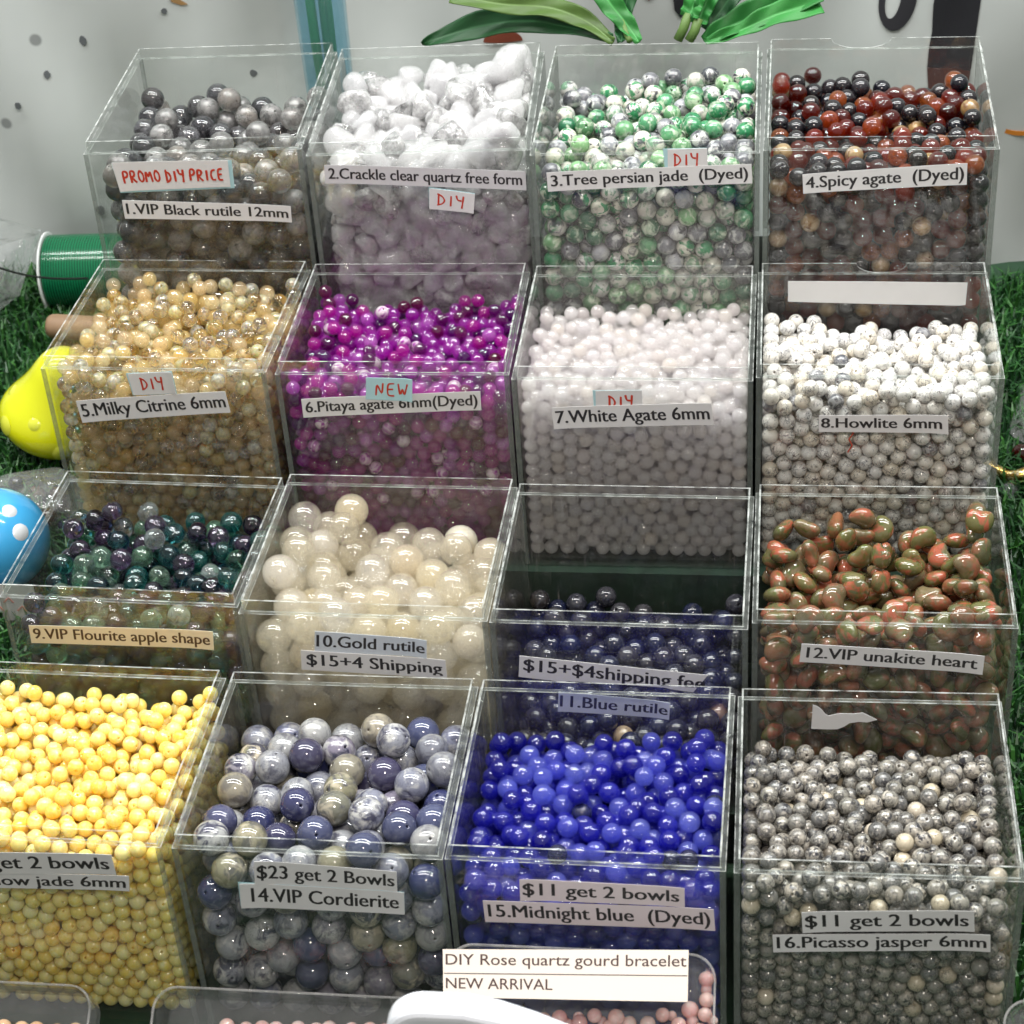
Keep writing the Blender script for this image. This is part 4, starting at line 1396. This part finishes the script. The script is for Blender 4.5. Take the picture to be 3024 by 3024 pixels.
# printed card on the tray
TC = (0.0994, -0.013, 0.0675)
card = empty('name_card', TC)
card.rotation_euler = (TILT, 0, 0)
tag(card, 'white two-line card about a rose quartz gourd bracelet lying on its tray', 'card')
b = MB()
CQ = [(-0.0495, -0.0027), (0.0379, 0.0009), (0.0381, -0.0170), (-0.0481, -0.0194)]
M_CARD = plain('card_paper', (0.66, 0.59, 0.52), 0.75)
n0 = len(b.v)
b.v += [(p_[0], p_[1], 0.0024) for p_ in CQ] + [(p_[0], p_[1], 0.0020) for p_ in CQ]
b.f += [(3, 2, 1, 0), (4, 5, 6, 7)] + [(k, (k + 1) % 4, 4 + (k + 1) % 4, 4 + k) for k in range(4)]
b.m += [0] * 6
b.build('card_sheet', M_CARD, card)
b = MB()
for text, w0, w1, m_ in (('DIY Rose quartz gourd bracelet', 0.54, 1.0, (0.012, 0.992)), ('NEW ARRIVAL', 0.05, 0.50, (0.012, 0.45))):
    me = lay_text(text, m_, (0.30, 0.78), None, bold=0.0, strike=0.008)
    for vtx in me.vertices:
        p_ = bil(CQ, vtx.co.x, w0 + vtx.co.y * (w1 - w0))
        vtx.co = (p_[0], p_[1], 0.00248 + 0.000008 * vtx.co.z)
    link('lettering', me, plain('card_ink', (0.045, 0.02, 0.018), 0.5), card)
b = MB()
a0, a1 = bil(CQ, 0.004, 0.497), bil(CQ, 0.996, 0.503)
b.tube([(a0[0], a0[1], 0.00242), (a1[0], a1[1], 0.00242)], 0.00018, 6)
b.build('ruled_line', plain('card_line', (0.12, 0.10, 0.10), 0.6), card)

S['rose'] = stone('rose_quartz', [(0.84, 0.54, 0.50), (0.88, 0.62, 0.57), (0.82, 0.48, 0.47)], patch=((0.90, 0.74, 0.69), 1.0, 0.5, 0.7, 0.6), sss=0.9, rad=0.005, trans=0.35, rough=0.05, tint=(1, 0.6, 0.5))


def gourd_mesh():
    b = MB()
    prof = []
    for k in range(33):
        t_ = k / 32
        z_ = -1.0 + 2.15 * t_
        if z_ < 0.28:
            r_ = math.sqrt(max(0.0, 0.70 ** 2 - (z_ + 0.30) ** 2))
        else:
            r_ = math.sqrt(max(0.0, 0.50 ** 2 - (z_ - 0.65) ** 2))
        prof.append((max(r_, 0.05), z_))
    for _ in range(2):
        prof = [prof[0]] + [((prof[k - 1][0] + 2 * prof[k][0] + prof[k + 1][0]) / 4, prof[k][1]) for k in range(1, len(prof) - 1)] + [prof[-1]]
    b.lathe(prof, 24)
    me = mesh_from('gourd_bead', b.v, b.f)
    me.polygons.foreach_set('use_smooth', [True] * len(me.polygons))
    return put_co(me)


gm = gourd_mesh()
gm.materials.append(S['rose'])
first = None
gr = random.Random(5)
GP = [(0.0440, -0.0085, 0.0), (0.0442, -0.0145, 3.1), (0.0388, -0.0195, 0.5), (0.0448, -0.0205, 1.2), (0.0299, -0.0205, 2.0), (0.0355, -0.0245, 1.6), (0.0425, -0.0265, 0.3)]
GP += [(-0.044 + 0.0062 * k, -0.0225 - gr.uniform(0, 0.003), gr.uniform(0, 6)) for k in range(12)]
GP += [(-0.041 + 0.0066 * k, -0.030 - gr.uniform(0, 0.003), gr.uniform(0, 6)) for k in range(13)]
for (u, v, an) in GP:
    if first is None:
        o = first = bpy.data.objects.new('gourd_bead', gm)
        tag(o, 'pink rose quartz gourd bead lying in the tray with the card', 'bead', 'pink gourd beads in the carded tray')
    else:
        o = first.copy()
    COL.objects.link(o)
    sc = 0.0042 * gr.uniform(0.9, 1.08)
    o.scale = (sc,) * 3
    o.location = on_tray(TC, u, v, -0.0148 + 0.0036 + gr.uniform(0, 0.003))
    o.rotation_euler = (TILT + math.pi / 2 + gr.uniform(-0.3, 0.3), gr.uniform(-0.3, 0.3), an)

def loose_beads(name, r_, pts, mats, label, group, base='mid'):
    first = {}
    for k, p_ in enumerate(pts):
        key = k % len(mats)
        if key not in first:
            me = BASE[base][0].copy()
            me.name = name
            me.materials.clear()
            me.materials.append(mats[key])
            o = first[key] = bpy.data.objects.new(name, me)
            tag(o, label, 'bead', group)
        else:
            o = first[key].copy()
        COL.objects.link(o)
        o.scale = (r_ * gr.uniform(0.95, 1.05),) * 3
        o.location = p_
        o.rotation_euler = (gr.uniform(0, 6), gr.uniform(0, 6), 0)


TB = (-0.010, -0.013, 0.0375)
loose_beads('rose_bead', 0.0031, [on_tray(TB, -0.026 + 0.0068 * k + gr.uniform(-0.0015, 0.0015), -0.0115 - gr.uniform(0, 0.0022), -0.0148 + 0.0034 + gr.uniform(0, 0.004)) for k in range(10)], [S['rose']], 'small pink round bead in the middle front tray', 'pink round beads in the middle tray')
TA = (-0.134, -0.013, 0.0355)
loose_beads('peach_bead', 0.0032, [on_tray(TA, -0.012 + 0.0072 * k + gr.uniform(-0.001, 0.001), -0.0155 - 0.0066 * j - gr.uniform(0, 0.0015), -0.0148 + 0.0036) for k in range(8) for j in range(3)], [stone('peach_stone', [(0.66, 0.44, 0.26), (0.72, 0.50, 0.32)], sss=0.6, rad=0.003, rough=0.1)], 'small peach bead lying in the front tray before the yellow jade bin', 'peach beads in the front tray')
S['amber'] = stone('amber', [(0.62, 0.32, 0.04), (0.70, 0.42, 0.08)], trans=0.6, sss=0.3, rad=0.003, rough=0.03)
TD = (0.2890, -0.013, 0.052)
loose_beads('amber_bead', 0.0042, [on_tray(TD, -0.034 + 0.0088 * (k % 4), -0.014 - 0.0088 * (k // 4), -0.0148 + 0.0045) for k in range(12)], [S['amber']], 'golden amber bead in the corner tray beside the jasper bin', 'amber beads in the corner tray')

# white plastic object in front, out of focus
b = MB()
R0 = 0.012
outl = []
WX0, WX1, WZ0, WZ1 = 0.0560, 0.145, 0.0012, 0.1625
for k in range(13):
    a = math.radians(180 - 90 * k / 12)
    outl.append((WX0 + R0 + R0 * math.cos(a), WZ1 - R0 + R0 * math.sin(a)))
outl += [(0.0800, 0.1625), (0.0900, 0.1602), (0.1000, 0.1560), (0.1100, 0.1508), (WX1, 0.1340), (WX1, WZ0), (WX0, WZ0)]
b.prism([(p_[0], p_[1]) for p_ in reversed(outl)], -0.128, -0.118)
o = b.build('plastic_cover', plain('white_plastic', (0.72, 0.75, 0.80), 0.35))
bv = o.modifiers.new('soft', 'BEVEL')
bv.width = 0.003
bv.segments = 4
tag(o, 'white rounded plastic cover jutting up in front of the pink bead tray', 'plastic cover')

# ------------------------------------------------------------------ artificial grass
def grass(name, x0, x1, y0, y1, n, seed, label):
    r = np.random.default_rng(seed)
    px_ = r.uniform(x0, x1, n)
    py_ = r.uniform(y0, y1, n)
    h = r.uniform(0.009, 0.020, n)
    a = r.uniform(0, 2 * math.pi, n)
    lean = r.uniform(0.15, 0.95, n) * h
    w = r.uniform(0.0005, 0.0009, n)
    ca, sa = np.cos(a), np.sin(a)
    tx, ty = px_ + lean * ca, py_ + lean * sa
    mx, my = px_ + 0.35 * lean * ca, py_ + 0.35 * lean * sa
    z1 = h * 0.62
    z2 = np.sqrt(np.maximum(h * h - lean * lean, 1e-7)) * 0.95 + 0.001
    z2 = np.maximum(z2, z1 * 0.8)
    Z = np.zeros(n)
    V = np.stack([np.stack([px_ - w * sa, py_ + w * ca, Z], 1), np.stack([px_ + w * sa, py_ - w * ca, Z], 1),
                  np.stack([mx + w * sa, my - w * ca, z1], 1), np.stack([mx - w * sa, my + w * ca, z1], 1), np.stack([tx, ty, z2], 1)], 1)
    idx = np.arange(n)[:, None] * 5
    quads = (idx + np.array([[0, 1, 2, 3]])).tolist()
    tris = (idx + np.array([[3, 2, 4]])).tolist()
    me = mesh_from(name, V.reshape(-1, 3), quads + tris)
    at = me.attributes.new('blade', 'FLOAT', 'POINT')
    at.data.foreach_set('value', np.repeat(r.uniform(0, 1, n), 5))
    o = link(name, me, M_GRASS)
    tag(o, label, 'grass', None, 'stuff')


M_GRASS, nt, out = new_mat('artificial_grass')
at = N(nt, 'Attribute', attribute_name='blade')
p = N(nt, 'BsdfPrincipled', Roughness=0.45)
nt.links.new(ramp(nt, at.outputs['Fac'], [(0.0, (0.006, 0.035, 0.009)), (0.5, (0.014, 0.075, 0.015)), (1.0, (0.035, 0.14, 0.02))]), p.inputs['Base Color'])
nt.links.new(p.outputs[0], out.inputs[0])
grass('artificial_grass', -0.46, -0.142, -0.02, 0.60, 26000, 3, 'short green artificial grass along the spool and mushroom ornaments')
grass('artificial_grass', 0.256, 0.46, -0.05, 0.596, 18000, 4, 'short green artificial grass beside the howlite and unakite bins')

# ------------------------------------------------------------------ left side: spool, bag, cord, dowel, ornaments
sp_ = empty('thread_spool', (-0.262, 0.566, 0.0255))
sp_.rotation_euler = (0, math.pi / 2, 0.06)
tag(sp_, 'green thread spool with white flange lying beside the grey bead bin', 'spool')
b = MB()
b.lathe([(0.0224, -0.0235), (0.0226, -0.022), (0.0226, 0.05), (0.0224, 0.0525)], 64)
M_THREAD, nt, out = new_mat('green_thread')
t = N(nt, 'TexCoord')
w = N(nt, 'TexWave', Scale=190.0, Distortion=1.5, Detail=3.0)
w.bands_direction = 'Z'
nt.links.new(t.outputs['Object'], w.inputs['Vector'])
p = N(nt, 'BsdfPrincipled', Roughness=0.16)
nt.links.new(ramp(nt, w.outputs['Fac'], [(0.0, (0.0015, 0.045, 0.018)), (1.0, (0.006, 0.16, 0.065))]), p.inputs['Base Color'])
bp = N(nt, 'Bump', Strength=0.15, Distance=0.0005)
nt.links.new(w.outputs['Fac'], bp.inputs['Height'])
nt.links.new(bp.outputs[0], p.inputs['Normal'])
nt.links.new(p.outputs[0], out.inputs[0])
b.build('thread_winding', M_THREAD, sp_, True)
M_WHITE = plain('white_gloss', (0.74, 0.76, 0.75), 0.3)
for z_ in (-0.0245, 0.0545):
    b = MB()
    b.lathe([(0.0240, z_ - 0.0005), (0.0244, z_ - 0.0003), (0.0244, z_ + 0.0005), (0.0240, z_ + 0.0008)], 64)
    b.build('flange', M_WHITE, sp_, False)

M_BAG = clear_sheet('bag_film', (0.93, 0.94, 0.94), rough=0.08, haze=0.10, bump=0.9)


def film_bag(name, loc, size, seed, label, cat='plastic bag'):
    r = np.random.default_rng(seed)
    bm = bmesh.new()
    bmesh.ops.create_icosphere(bm, subdivisions=4, radius=1.0)
    v = np.array([tuple(q_.co) for q_ in bm.verts])
    f = [tuple(q_.index for q_ in p_.verts) for p_ in bm.faces]
    bm.free()
    for _ in range(16):
        n_ = r.normal(size=3)
        n_ /= np.linalg.norm(n_)
        h_ = r.uniform(0.35, 0.8)
        d = v @ n_
        v -= np.outer(np.maximum(d - h_, 0) * r.uniform(0.7, 1.25), n_)
    v *= np.array(size)
    v[:, 2] = np.maximum(v[:, 2], -loc[2] + 0.002)
    o = link(name, mesh_from(name, v, f), M_BAG)
    o.location = loc
    tag(o, label, cat)
    return o


film_bag('plastic_bag', (-0.316, 0.535, 0.045), (0.045, 0.05, 0.06), 21, 'crumpled clear plastic bag left of the green thread spool')
b = MB()
cp = []
for k in range(13):
    t_ = k / 12
    cp.append((-0.300 + 0.045 * t_, 0.440 + 0.105 * t_, 0.1165 - 0.085 * t_ - 0.010 * math.sin(math.pi * t_)))
b.tube(cp, 0.0007, 6)
o = b.build('black_cord', plain('black_cord', (0.01, 0.012, 0.012), 0.5))
tag(o, 'thin black cord stretched past the green thread spool', 'cord')
b = MB()
dm = Matrix.Translation((-0.2670, 0.500, 0.024)) @ Matrix.Rotation(math.pi / 2, 4, 'Y') @ Matrix.Rotation(0.1, 4, 'X')
b.lathe([(0.004, 0.0), (0.0062, 0.0006), (0.0072, 0.0025), (0.0074, 0.005), (0.0074, 0.09)], 24, 0, dm)
o = b.build('wooden_dowel', plain('wood_tan', (0.27, 0.17, 0.10), 0.6, noise=0.15, nscale=120), None, True)
tag(o, 'tan wooden dowel end lying behind the citrine bin', 'dowel')

# yellow mushroom ornament
ye = empty('mushroom_ornament', (-0.2370, 0.396, 0.0))
ye.scale = (0.74, 0.74, 0.74)
tag(ye, 'glossy yellow mushroom shaped ornament with pale dots', 'ornament', 'toadstool ornaments')
M_YEL = plain('yellow_gloss', (0.72, 0.74, 0.008), 0.12, coat=0.6)
ym = Matrix.Translation((0, 0, 0.017)) @ Matrix.Rotation(math.radians(22), 4, 'Y')
prof = [(0.010, -0.002), (0.024, 0.0005), (0.034, 0.006), (0.0395, 0.015), (0.0400, 0.022), (0.0375, 0.030), (0.0330, 0.038), (0.0285, 0.046), (0.0245, 0.055), (0.0215, 0.064), (0.018, 0.072), (0.012, 0.078), (0.005, 0.081)]
def smooth_prof(pr, k=2):
    for _ in range(k):
        out_ = [pr[0]]
        for a_, c_ in zip(pr[:-1], pr[1:]):
            out_ += [(0.75 * a_[0] + 0.25 * c_[0], 0.75 * a_[1] + 0.25 * c_[1]), (0.25 * a_[0] + 0.75 * c_[0], 0.25 * a_[1] + 0.75 * c_[1])]
        pr = out_ + [pr[-1]]
    return pr


b = MB()
b.lathe(smooth_prof(prof), 56, 0, ym)
b.build('cap', M_YEL, ye, True)
b = MB()
b.lathe([(0.011, 0.0), (0.011, 0.02)], 24)
b.build('stalk', M_WHITE, ye, True)


def dot_on(b, mat, prof_r, z_, phi, rad, lift=0.0006, tilt_=0.0, seg=18):
    """a flat disc lying on a lathe surface"""
    cx_ = Vector((prof_r * math.cos(phi), prof_r * math.sin(phi), z_))
    nrm = Vector((math.cos(phi) * math.cos(tilt_), math.sin(phi) * math.cos(tilt_), math.sin(tilt_)))
    u_ = Vector((-math.sin(phi), math.cos(phi), 0))
    w_ = nrm.cross(u_)
    n = len(b.v)
    b.v.append(tuple(mat @ (cx_ + nrm * lift)))
    for rr_, li in ((rad * 0.6, lift * 0.8), (rad, -lift * 1.5)):
        for k in range(seg):
            a = 2 * math.pi * k / seg
            b.v.append(tuple(mat @ (cx_ + (u_ * math.cos(a) + w_ * math.sin(a)) * rr_ + nrm * li)))
    for k in range(seg):
        k2 = (k + 1) % seg
        b.f.append((n, n + 1 + k, n + 1 + k2))
        b.f.append((n + 1 + k, n + 1 + seg + k, n + 1 + seg + k2, n + 1 + k2))
        b.m += [0, 0]


M_PALEYEL = plain('pale_yellow', (0.74, 0.76, 0.06), 0.15, coat=0.5)
for (phi, z_, r_, rad, tl) in ((-2.35, 0.020, 0.0402, 0.0075, 0.0), (-1.75, 0.034, 0.0352, 0.006, 0.45), (-1.1, 0.018, 0.0400, 0.007, -0.05), (-2.9, 0.038, 0.0330, 0.006, 0.5)):
    b = MB()
    dot_on(b, ym, r_, z_, phi, rad, 0.0007, tl)
    b.build('dot', M_PALEYEL, ye, True)

# blue polka-dot ornament
be = empty('mushroom_ornament', (-0.2195, 0.270, 0.0))
tag(be, 'glossy sky blue mushroom shaped ornament with white polka dots', 'ornament', 'toadstool ornaments')
M_SKY = plain('sky_blue_gloss', (0.065, 0.42, 0.80), 0.12, coat=0.6)
RB, ZB = 0.0262, 0.0345
bm_ = Matrix.Identity(4)
prof = [(0.006, ZB - RB * 0.98)] + [(RB * math.sin(a), ZB - RB * math.cos(a)) for a in np.linspace(0.3, math.pi - 0.12, 24)]
b = MB()
b.lathe(prof, 48)
b.build('cap', M_SKY, be, True)
M_DOTW = plain('white_dot', (0.74, 0.77, 0.80), 0.2, coat=0.4)
for (phi, el, rad) in ((-1.30, 0.62, 0.0052), (-1.35, 1.05, 0.0052), (-2.1, 0.75, 0.0050), (-0.55, 0.55, 0.0050), (-1.75, 0.15, 0.0052), (-0.4, 1.0, 0.0045)):
    b = MB()
    dot_on(b, bm_, RB * math.cos(el), ZB + RB * math.sin(el), phi, rad, 0.0006, el)
    b.build('dot', M_DOTW, be, True)
b = MB()
b.box(-0.001, 0.026, -0.0278, -0.0273, 0.006, 0.028)
o = b.build('paper_sticker', M_PAPER, be)
b = MB()
for (x0_, z0_) in ((0.003, 0.012), (0.009, 0.017), (0.015, 0.012), (0.021, 0.017)):
    b.tube([(x0_, -0.0279, z0_), (x0_ + 0.003, -0.0279, z0_ + 0.003), (x0_ + 0.005, -0.0279, z0_)], 0.0006, 6, squash=0.3)
b.build('red_marking', plain('faded_red', (0.7, 0.3, 0.24), 0.6), o)

# dark beads below the yellow ornament
S['inky'] = stone('inky_bead', [(0.008, 0.009, 0.02), (0.012, 0.010, 0.012), (0.01, 0.015, 0.05)], rough=0.06)
S['brownish'] = stone('brown_bead', [(0.12, 0.06, 0.02), (0.05, 0.025, 0.012)], rough=0.06, sss=0.2)
pts = []
for k in range(22):
    pts.append((-0.244 + 0.010 * (k % 6) + gr.uniform(-0.001, 0.001) + 0.004 * (k // 6 % 2), 0.322 + 0.0098 * (k // 6), 0.0062 + 0.006 * ((k * 5) % 3 == 0)))
loose_beads('dark_bead', 0.0047, pts, [S['inky'], S['inky'], S['inky'], S['brownish']], 'dark glossy bead lying in the grass under the yellow ornament', 'dark beads in the grass')
film_bag('plastic_bag', (-0.222, 0.338, 0.014), (0.042, 0.034, 0.016), 33, 'clear film bag over the dark beads under the yellow ornament')

# ------------------------------------------------------------------ right side: gold cord, loose beads, foil
b = MB()
gp = [(0.262 + 0.004 * k, 0.384 - 0.0012 * k + 0.002 * math.sin(k * 0.9), 0.011 + 0.001 * math.sin(k)) for k in range(16)]
b.tube(gp, [0.0033 * (0.85 + 0.3 * ((k * 7) % 5) / 5) for k in range(16)], 10)
M_GLIT, nt, out = new_mat('gold_glitter')
t = N(nt, 'TexCoord')
v = N(nt, 'TexVoronoi', Scale=900.0)
nt.links.new(t.outputs['Object'], v.inputs['Vector'])
p = N(nt, 'BsdfPrincipled', Roughness=0.25, Metallic=1.0)
nt.links.new(ramp(nt, v.outputs['Color'], [(0.2, (0.45, 0.27, 0.05)), (0.6, (0.85, 0.62, 0.22)), (0.9, (0.9, 0.85, 0.7))]), p.inputs['Base Color'])
bp = N(nt, 'Bump', Strength=1.0, Distance=0.002)
nt.links.new(v.outputs['Color'], bp.inputs['Height'])
nt.links.new(bp.outputs[0], p.inputs['Normal'])
nt.links.new(p.outputs[0], out.inputs[0])
o = b.build('tinsel_cord', M_GLIT, None, True)
tag(o, 'sparkling gold tinsel cord lying on the grass by the howlite bin', 'cord')
loose_beads('clear_bead', 0.0052, [(0.2815, 0.3665, 0.0062)], [S['fluor_clear']], 'single clear glass bead on grass below the gold cord', None, 'big')
loose_beads('dark_red_bead', 0.0050, [(0.2900, 0.398, 0.0095)], [S['agate_red']], 'single dark red bead on grass above the gold cord', None, 'big')
film_bag('plastic_bag', (0.312, 0.440, 0.012), (0.048, 0.075, 0.018), 45, 'clear plastic bag lying on the grass beside the howlite bin')


def foil(name, loc, size, mat, seed, label):
    r = np.random.default_rng(seed)
    bm = bmesh.new()
    bmesh.ops.create_icosphere(bm, subdivisions=4, radius=1.0)
    v = np.array([tuple(q_.co) for q_ in bm.verts])
    f = [tuple(q_.index for q_ in p_.verts) for p_ in bm.faces]
    bm.free()
    for _ in range(40):
        n_ = r.normal(size=3)
        n_ /= np.linalg.norm(n_)
        h_ = r.uniform(0.3, 0.8)
        d = v @ n_
        v -= np.outer(np.maximum(d - h_, 0) * r.uniform(0.6, 1.3), n_)
    v *= np.array(size)
    v[:, 2] = np.maximum(v[:, 2], -loc[2] + 0.001)
    o = link(name, mesh_from(name, v, f), mat)
    o.location = loc
    tag(o, label, 'foil wrapper')


foil('foil_wrapper', (0.2925, 0.122, 0.030), (0.034, 0.03, 0.030), plain('silver_foil', (0.75, 0.70, 0.60), 0.18, metallic=1.0), 8, 'crumpled silver foil wrapper beside the unakite bin')
foil('foil_wrapper', (0.2915, 0.066, 0.024), (0.032, 0.03, 0.024), plain('gold_foil', (0.80, 0.58, 0.20), 0.2, metallic=1.0), 9, 'crumpled gold foil wrapper beside the marbled jasper bin')

# ------------------------------------------------------------------ plants and vase behind the top row
M_LEAF = []
for k, cc in enumerate(((0.025, 0.19, 0.035), (0.012, 0.085, 0.022), (0.085, 0.16, 0.030), (0.04, 0.26, 0.05))):
    m, nt, out = new_mat('leaf_green')
    t = N(nt, 'TexCoord')
    n = N(nt, 'TexNoise', Scale=60.0, Detail=4.0)
    nt.links.new(t.outputs['Object'], n.inputs['Vector'])
    p = N(nt, 'BsdfPrincipled', Roughness=0.5)
    lc = ramp(nt, n.outputs[0], [(0.3, tuple(a * 0.72 for a in cc)), (0.7, tuple(a * 1.2 for a in cc))])
    la = N(nt, 'Attribute', attribute_name='leaf_across')
    vn = math_n(nt, 'ABSOLUTE', math_n(nt, 'SINE', math_n(nt, 'MULTIPLY', la.outputs['Fac'], 26.0)))
    lc = mixc(nt, ramp(nt, vn, [(0.0, 0.5), (0.35, 0.0)]), lc, tuple(a * 0.45 for a in cc))
    mid = ramp(nt, math_n(nt, 'ABSOLUTE', la.outputs['Fac']), [(0.03, 0.6), (0.10, 0.0)])
    lc = mixc(nt, mid, lc, tuple(min(1, a * 1.7 + 0.03) for a in cc))
    nt.links.new(lc, p.inputs['Base Color'])
    tl = N(nt, 'BsdfTranslucent', Color=rgba(tuple(a * 1.6 for a in cc)))
    mx = N(nt, 'MixShader')
    mx.inputs[0].default_value = 0.25
    nt.links.new(p.outputs[0], mx.inputs[1])
    nt.links.new(tl.outputs[0], mx.inputs[2])
    nt.links.new(mx.outputs[0], out.inputs[0])
    M_LEAF.append(m)


def leaf(pts, widths, mat, parent, fold=0.35, nrm=(0, -0.75, 0.65)):
    """a long strap leaf: midline points, half widths, folded along the midrib"""
    pts = [Vector(q_) for q_ in pts]
    dense, wd = [], []
    m_ = len(pts)
    for k in range(25):
        t_ = k / 24 * (m_ - 1)
        i0 = min(int(t_), m_ - 2)
        fr = t_ - i0
        p0, p1, p2, p3 = pts[max(i0 - 1, 0)], pts[i0], pts[i0 + 1], pts[min(i0 + 2, m_ - 1)]
        q_ = 0.5 * ((2 * p1) + (p2 - p0) * fr + (2 * p0 - 5 * p1 + 4 * p2 - p3) * fr * fr + (3 * p1 - p0 - 3 * p2 + p3) * fr ** 3)
        dense.append(q_)
        wd.append(widths[i0] * (1 - fr) + widths[i0 + 1] * fr)
    nv = Vector(nrm).normalized()
    V, F, AC = [], [], []
    SS = [q / 6 for q in range(-6, 7)]
    for k, q_ in enumerate(dense):
        tg = (dense[min(k + 1, 24)] - dense[max(k - 1, 0)]).normalized()
        side = tg.cross(nv).normalized()
        up = side.cross(tg).normalized()
        for s in SS:
            AC.append(s)
            ripple = 0.0014 * math.sin(k * 0.8 + s * 2)
            V.append(tuple(q_ + side * s * wd[k] + up * (abs(s) * wd[k] * fold + ripple * abs(s))))
    for k in range(24):
        for s in range(12):
            a = k * 13 + s
            F.append((a, a + 1, a + 14, a + 13))
    me = mesh_from('leaf', V, F)
    me.attributes.new('leaf_across', 'FLOAT', 'POINT').data.foreach_set('value', AC)
    o = link('leaf', me, mat, parent, True)
    sm = o.modifiers.new('thick', 'SOLIDIFY')
    sm.thickness = 0.0004
    return o


pa = empty('artificial_plant', (0, 0, 0))
tag(pa, 'artificial plant with long dark green leaves spreading behind the quartz and jade bins', 'plant')
leaf([(0.0829, 0.414, 0.2335), (0.0635, 0.43, 0.2324), (0.0391, 0.44, 0.2328), (0.0163, 0.445, 0.2289), (-0.0029, 0.445, 0.2239), (-0.016, 0.445, 0.2196)], [0.002, 0.004, 0.0065, 0.0070, 0.005, 0.0004], M_LEAF[1], pa)
leaf([(0.0832, 0.413, 0.2322), (0.0691, 0.425, 0.2383), (0.0501, 0.435, 0.2415), (0.0262, 0.44, 0.2417), (0.0014, 0.44, 0.2468)], [0.0018, 0.0045, 0.0055, 0.005, 0.004], M_LEAF[2], pa)
leaf([(0.0956, 0.413, 0.2320), (0.0891, 0.42, 0.2386), (0.0817, 0.425, 0.2461), (0.075, 0.43, 0.2544)], [0.0018, 0.0045, 0.0055, 0.006], M_LEAF[3], pa)
leaf([(0.0869, 0.414, 0.2318), (0.0868, 0.425, 0.2384), (0.0908, 0.43, 0.2533)], [0.002, 0.004, 0.005], M_LEAF[1], pa)
b = MB()
b.tube([(0.091, 0.4125, 0.2330), (0.089, 0.418, 0.2350), (0.086, 0.425, 0.2420)], 0.0016, 8)
b.build('stem', M_LEAF[2], pa, True)
pb = empty('artificial_plant', (0, 0, 0))
tag(pb, 'artificial plant with folded bright green leaves and olive stems behind the jade bin', 'plant')
leaf([(0.1262, 0.413, 0.2323), (0.1376, 0.418, 0.2367), (0.1535, 0.425, 0.2407), (0.1804, 0.43, 0.2501)], [0.0025, 0.0055, 0.0078, 0.0075], M_LEAF[0], pb, 0.6)
leaf([(0.1272, 0.412, 0.2323), (0.1433, 0.415, 0.2364), (0.1599, 0.42, 0.2418), (0.1805, 0.425, 0.2462)], [0.002, 0.0035, 0.0055, 0.0075], M_LEAF[3], pb, 0.5)
leaf([(0.1193, 0.416, 0.2428), (0.1216, 0.42, 0.2482), (0.1255, 0.424, 0.2583)], [0.0044, 0.0048, 0.006], M_LEAF[3], pb, 0.5)
leaf([(0.1237, 0.415, 0.2398), (0.1264, 0.42, 0.2465), (0.1327, 0.424, 0.2582)], [0.0040, 0.0048, 0.006], M_LEAF[0], pb, 0.5)
leaf([(0.1271, 0.42, 0.2347), (0.1342, 0.425, 0.2427), (0.1437, 0.43, 0.2557)], [0.003, 0.005, 0.006], M_LEAF[1], pb, 0.4)
for sp3 in ([(0.1139, 0.414, 0.2325), (0.1166, 0.415, 0.2377), (0.1191, 0.417, 0.2446)], [(0.1193, 0.413, 0.2325), (0.1221, 0.414, 0.2372), (0.1238, 0.416, 0.2424)]):
    b = MB()
    b.tube(sp3, 0.0023, 10)
    b.build('stem', M_LEAF[2], pb, True)

va_ = empty('glass_vase', (-0.079, 0.50, 0.0))
tag(va_, 'tall narrow pale blue glass vase holding green stems behind the grey bead bin', 'vase')
M_VASE = clear_sheet('blue_glass', (0.78, 0.90, 0.94), rough=0.02, haze=0.08, haze_col=(0.35, 0.62, 0.75), scratch=False)
b = MB()
b.lathe([(0.008, 0.0), (0.0105, 0.002), (0.0118, 0.10), (0.0135, 0.20), (0.0145, 0.30), (0.0132, 0.30), (0.0122, 0.20), (0.0105, 0.10), (0.009, 0.005)], 40)
b.build('glass_body', M_VASE, va_, True)
stm = empty('cut_stems', (-0.079, 0.50, 0.0))
tag(stm, 'bunch of green plant stems standing inside the pale blue vase', 'stems')
for (x0_, x1_, r_, k) in ((-0.0045, -0.0062, 0.0026, 3), (0.0015, 0.0018, 0.0024, 0), (0.0045, 0.005, 0.0022, 0)):
    b = MB()
    b.tube([(x0_, 0, 0.006), (x0_ * 0.5, 0.001, 0.10), (x1_ * 0.8, 0, 0.2), (x1_, 0, 0.32)], r_, 10)
    b.build('stem', M_LEAF[k], stm, True)
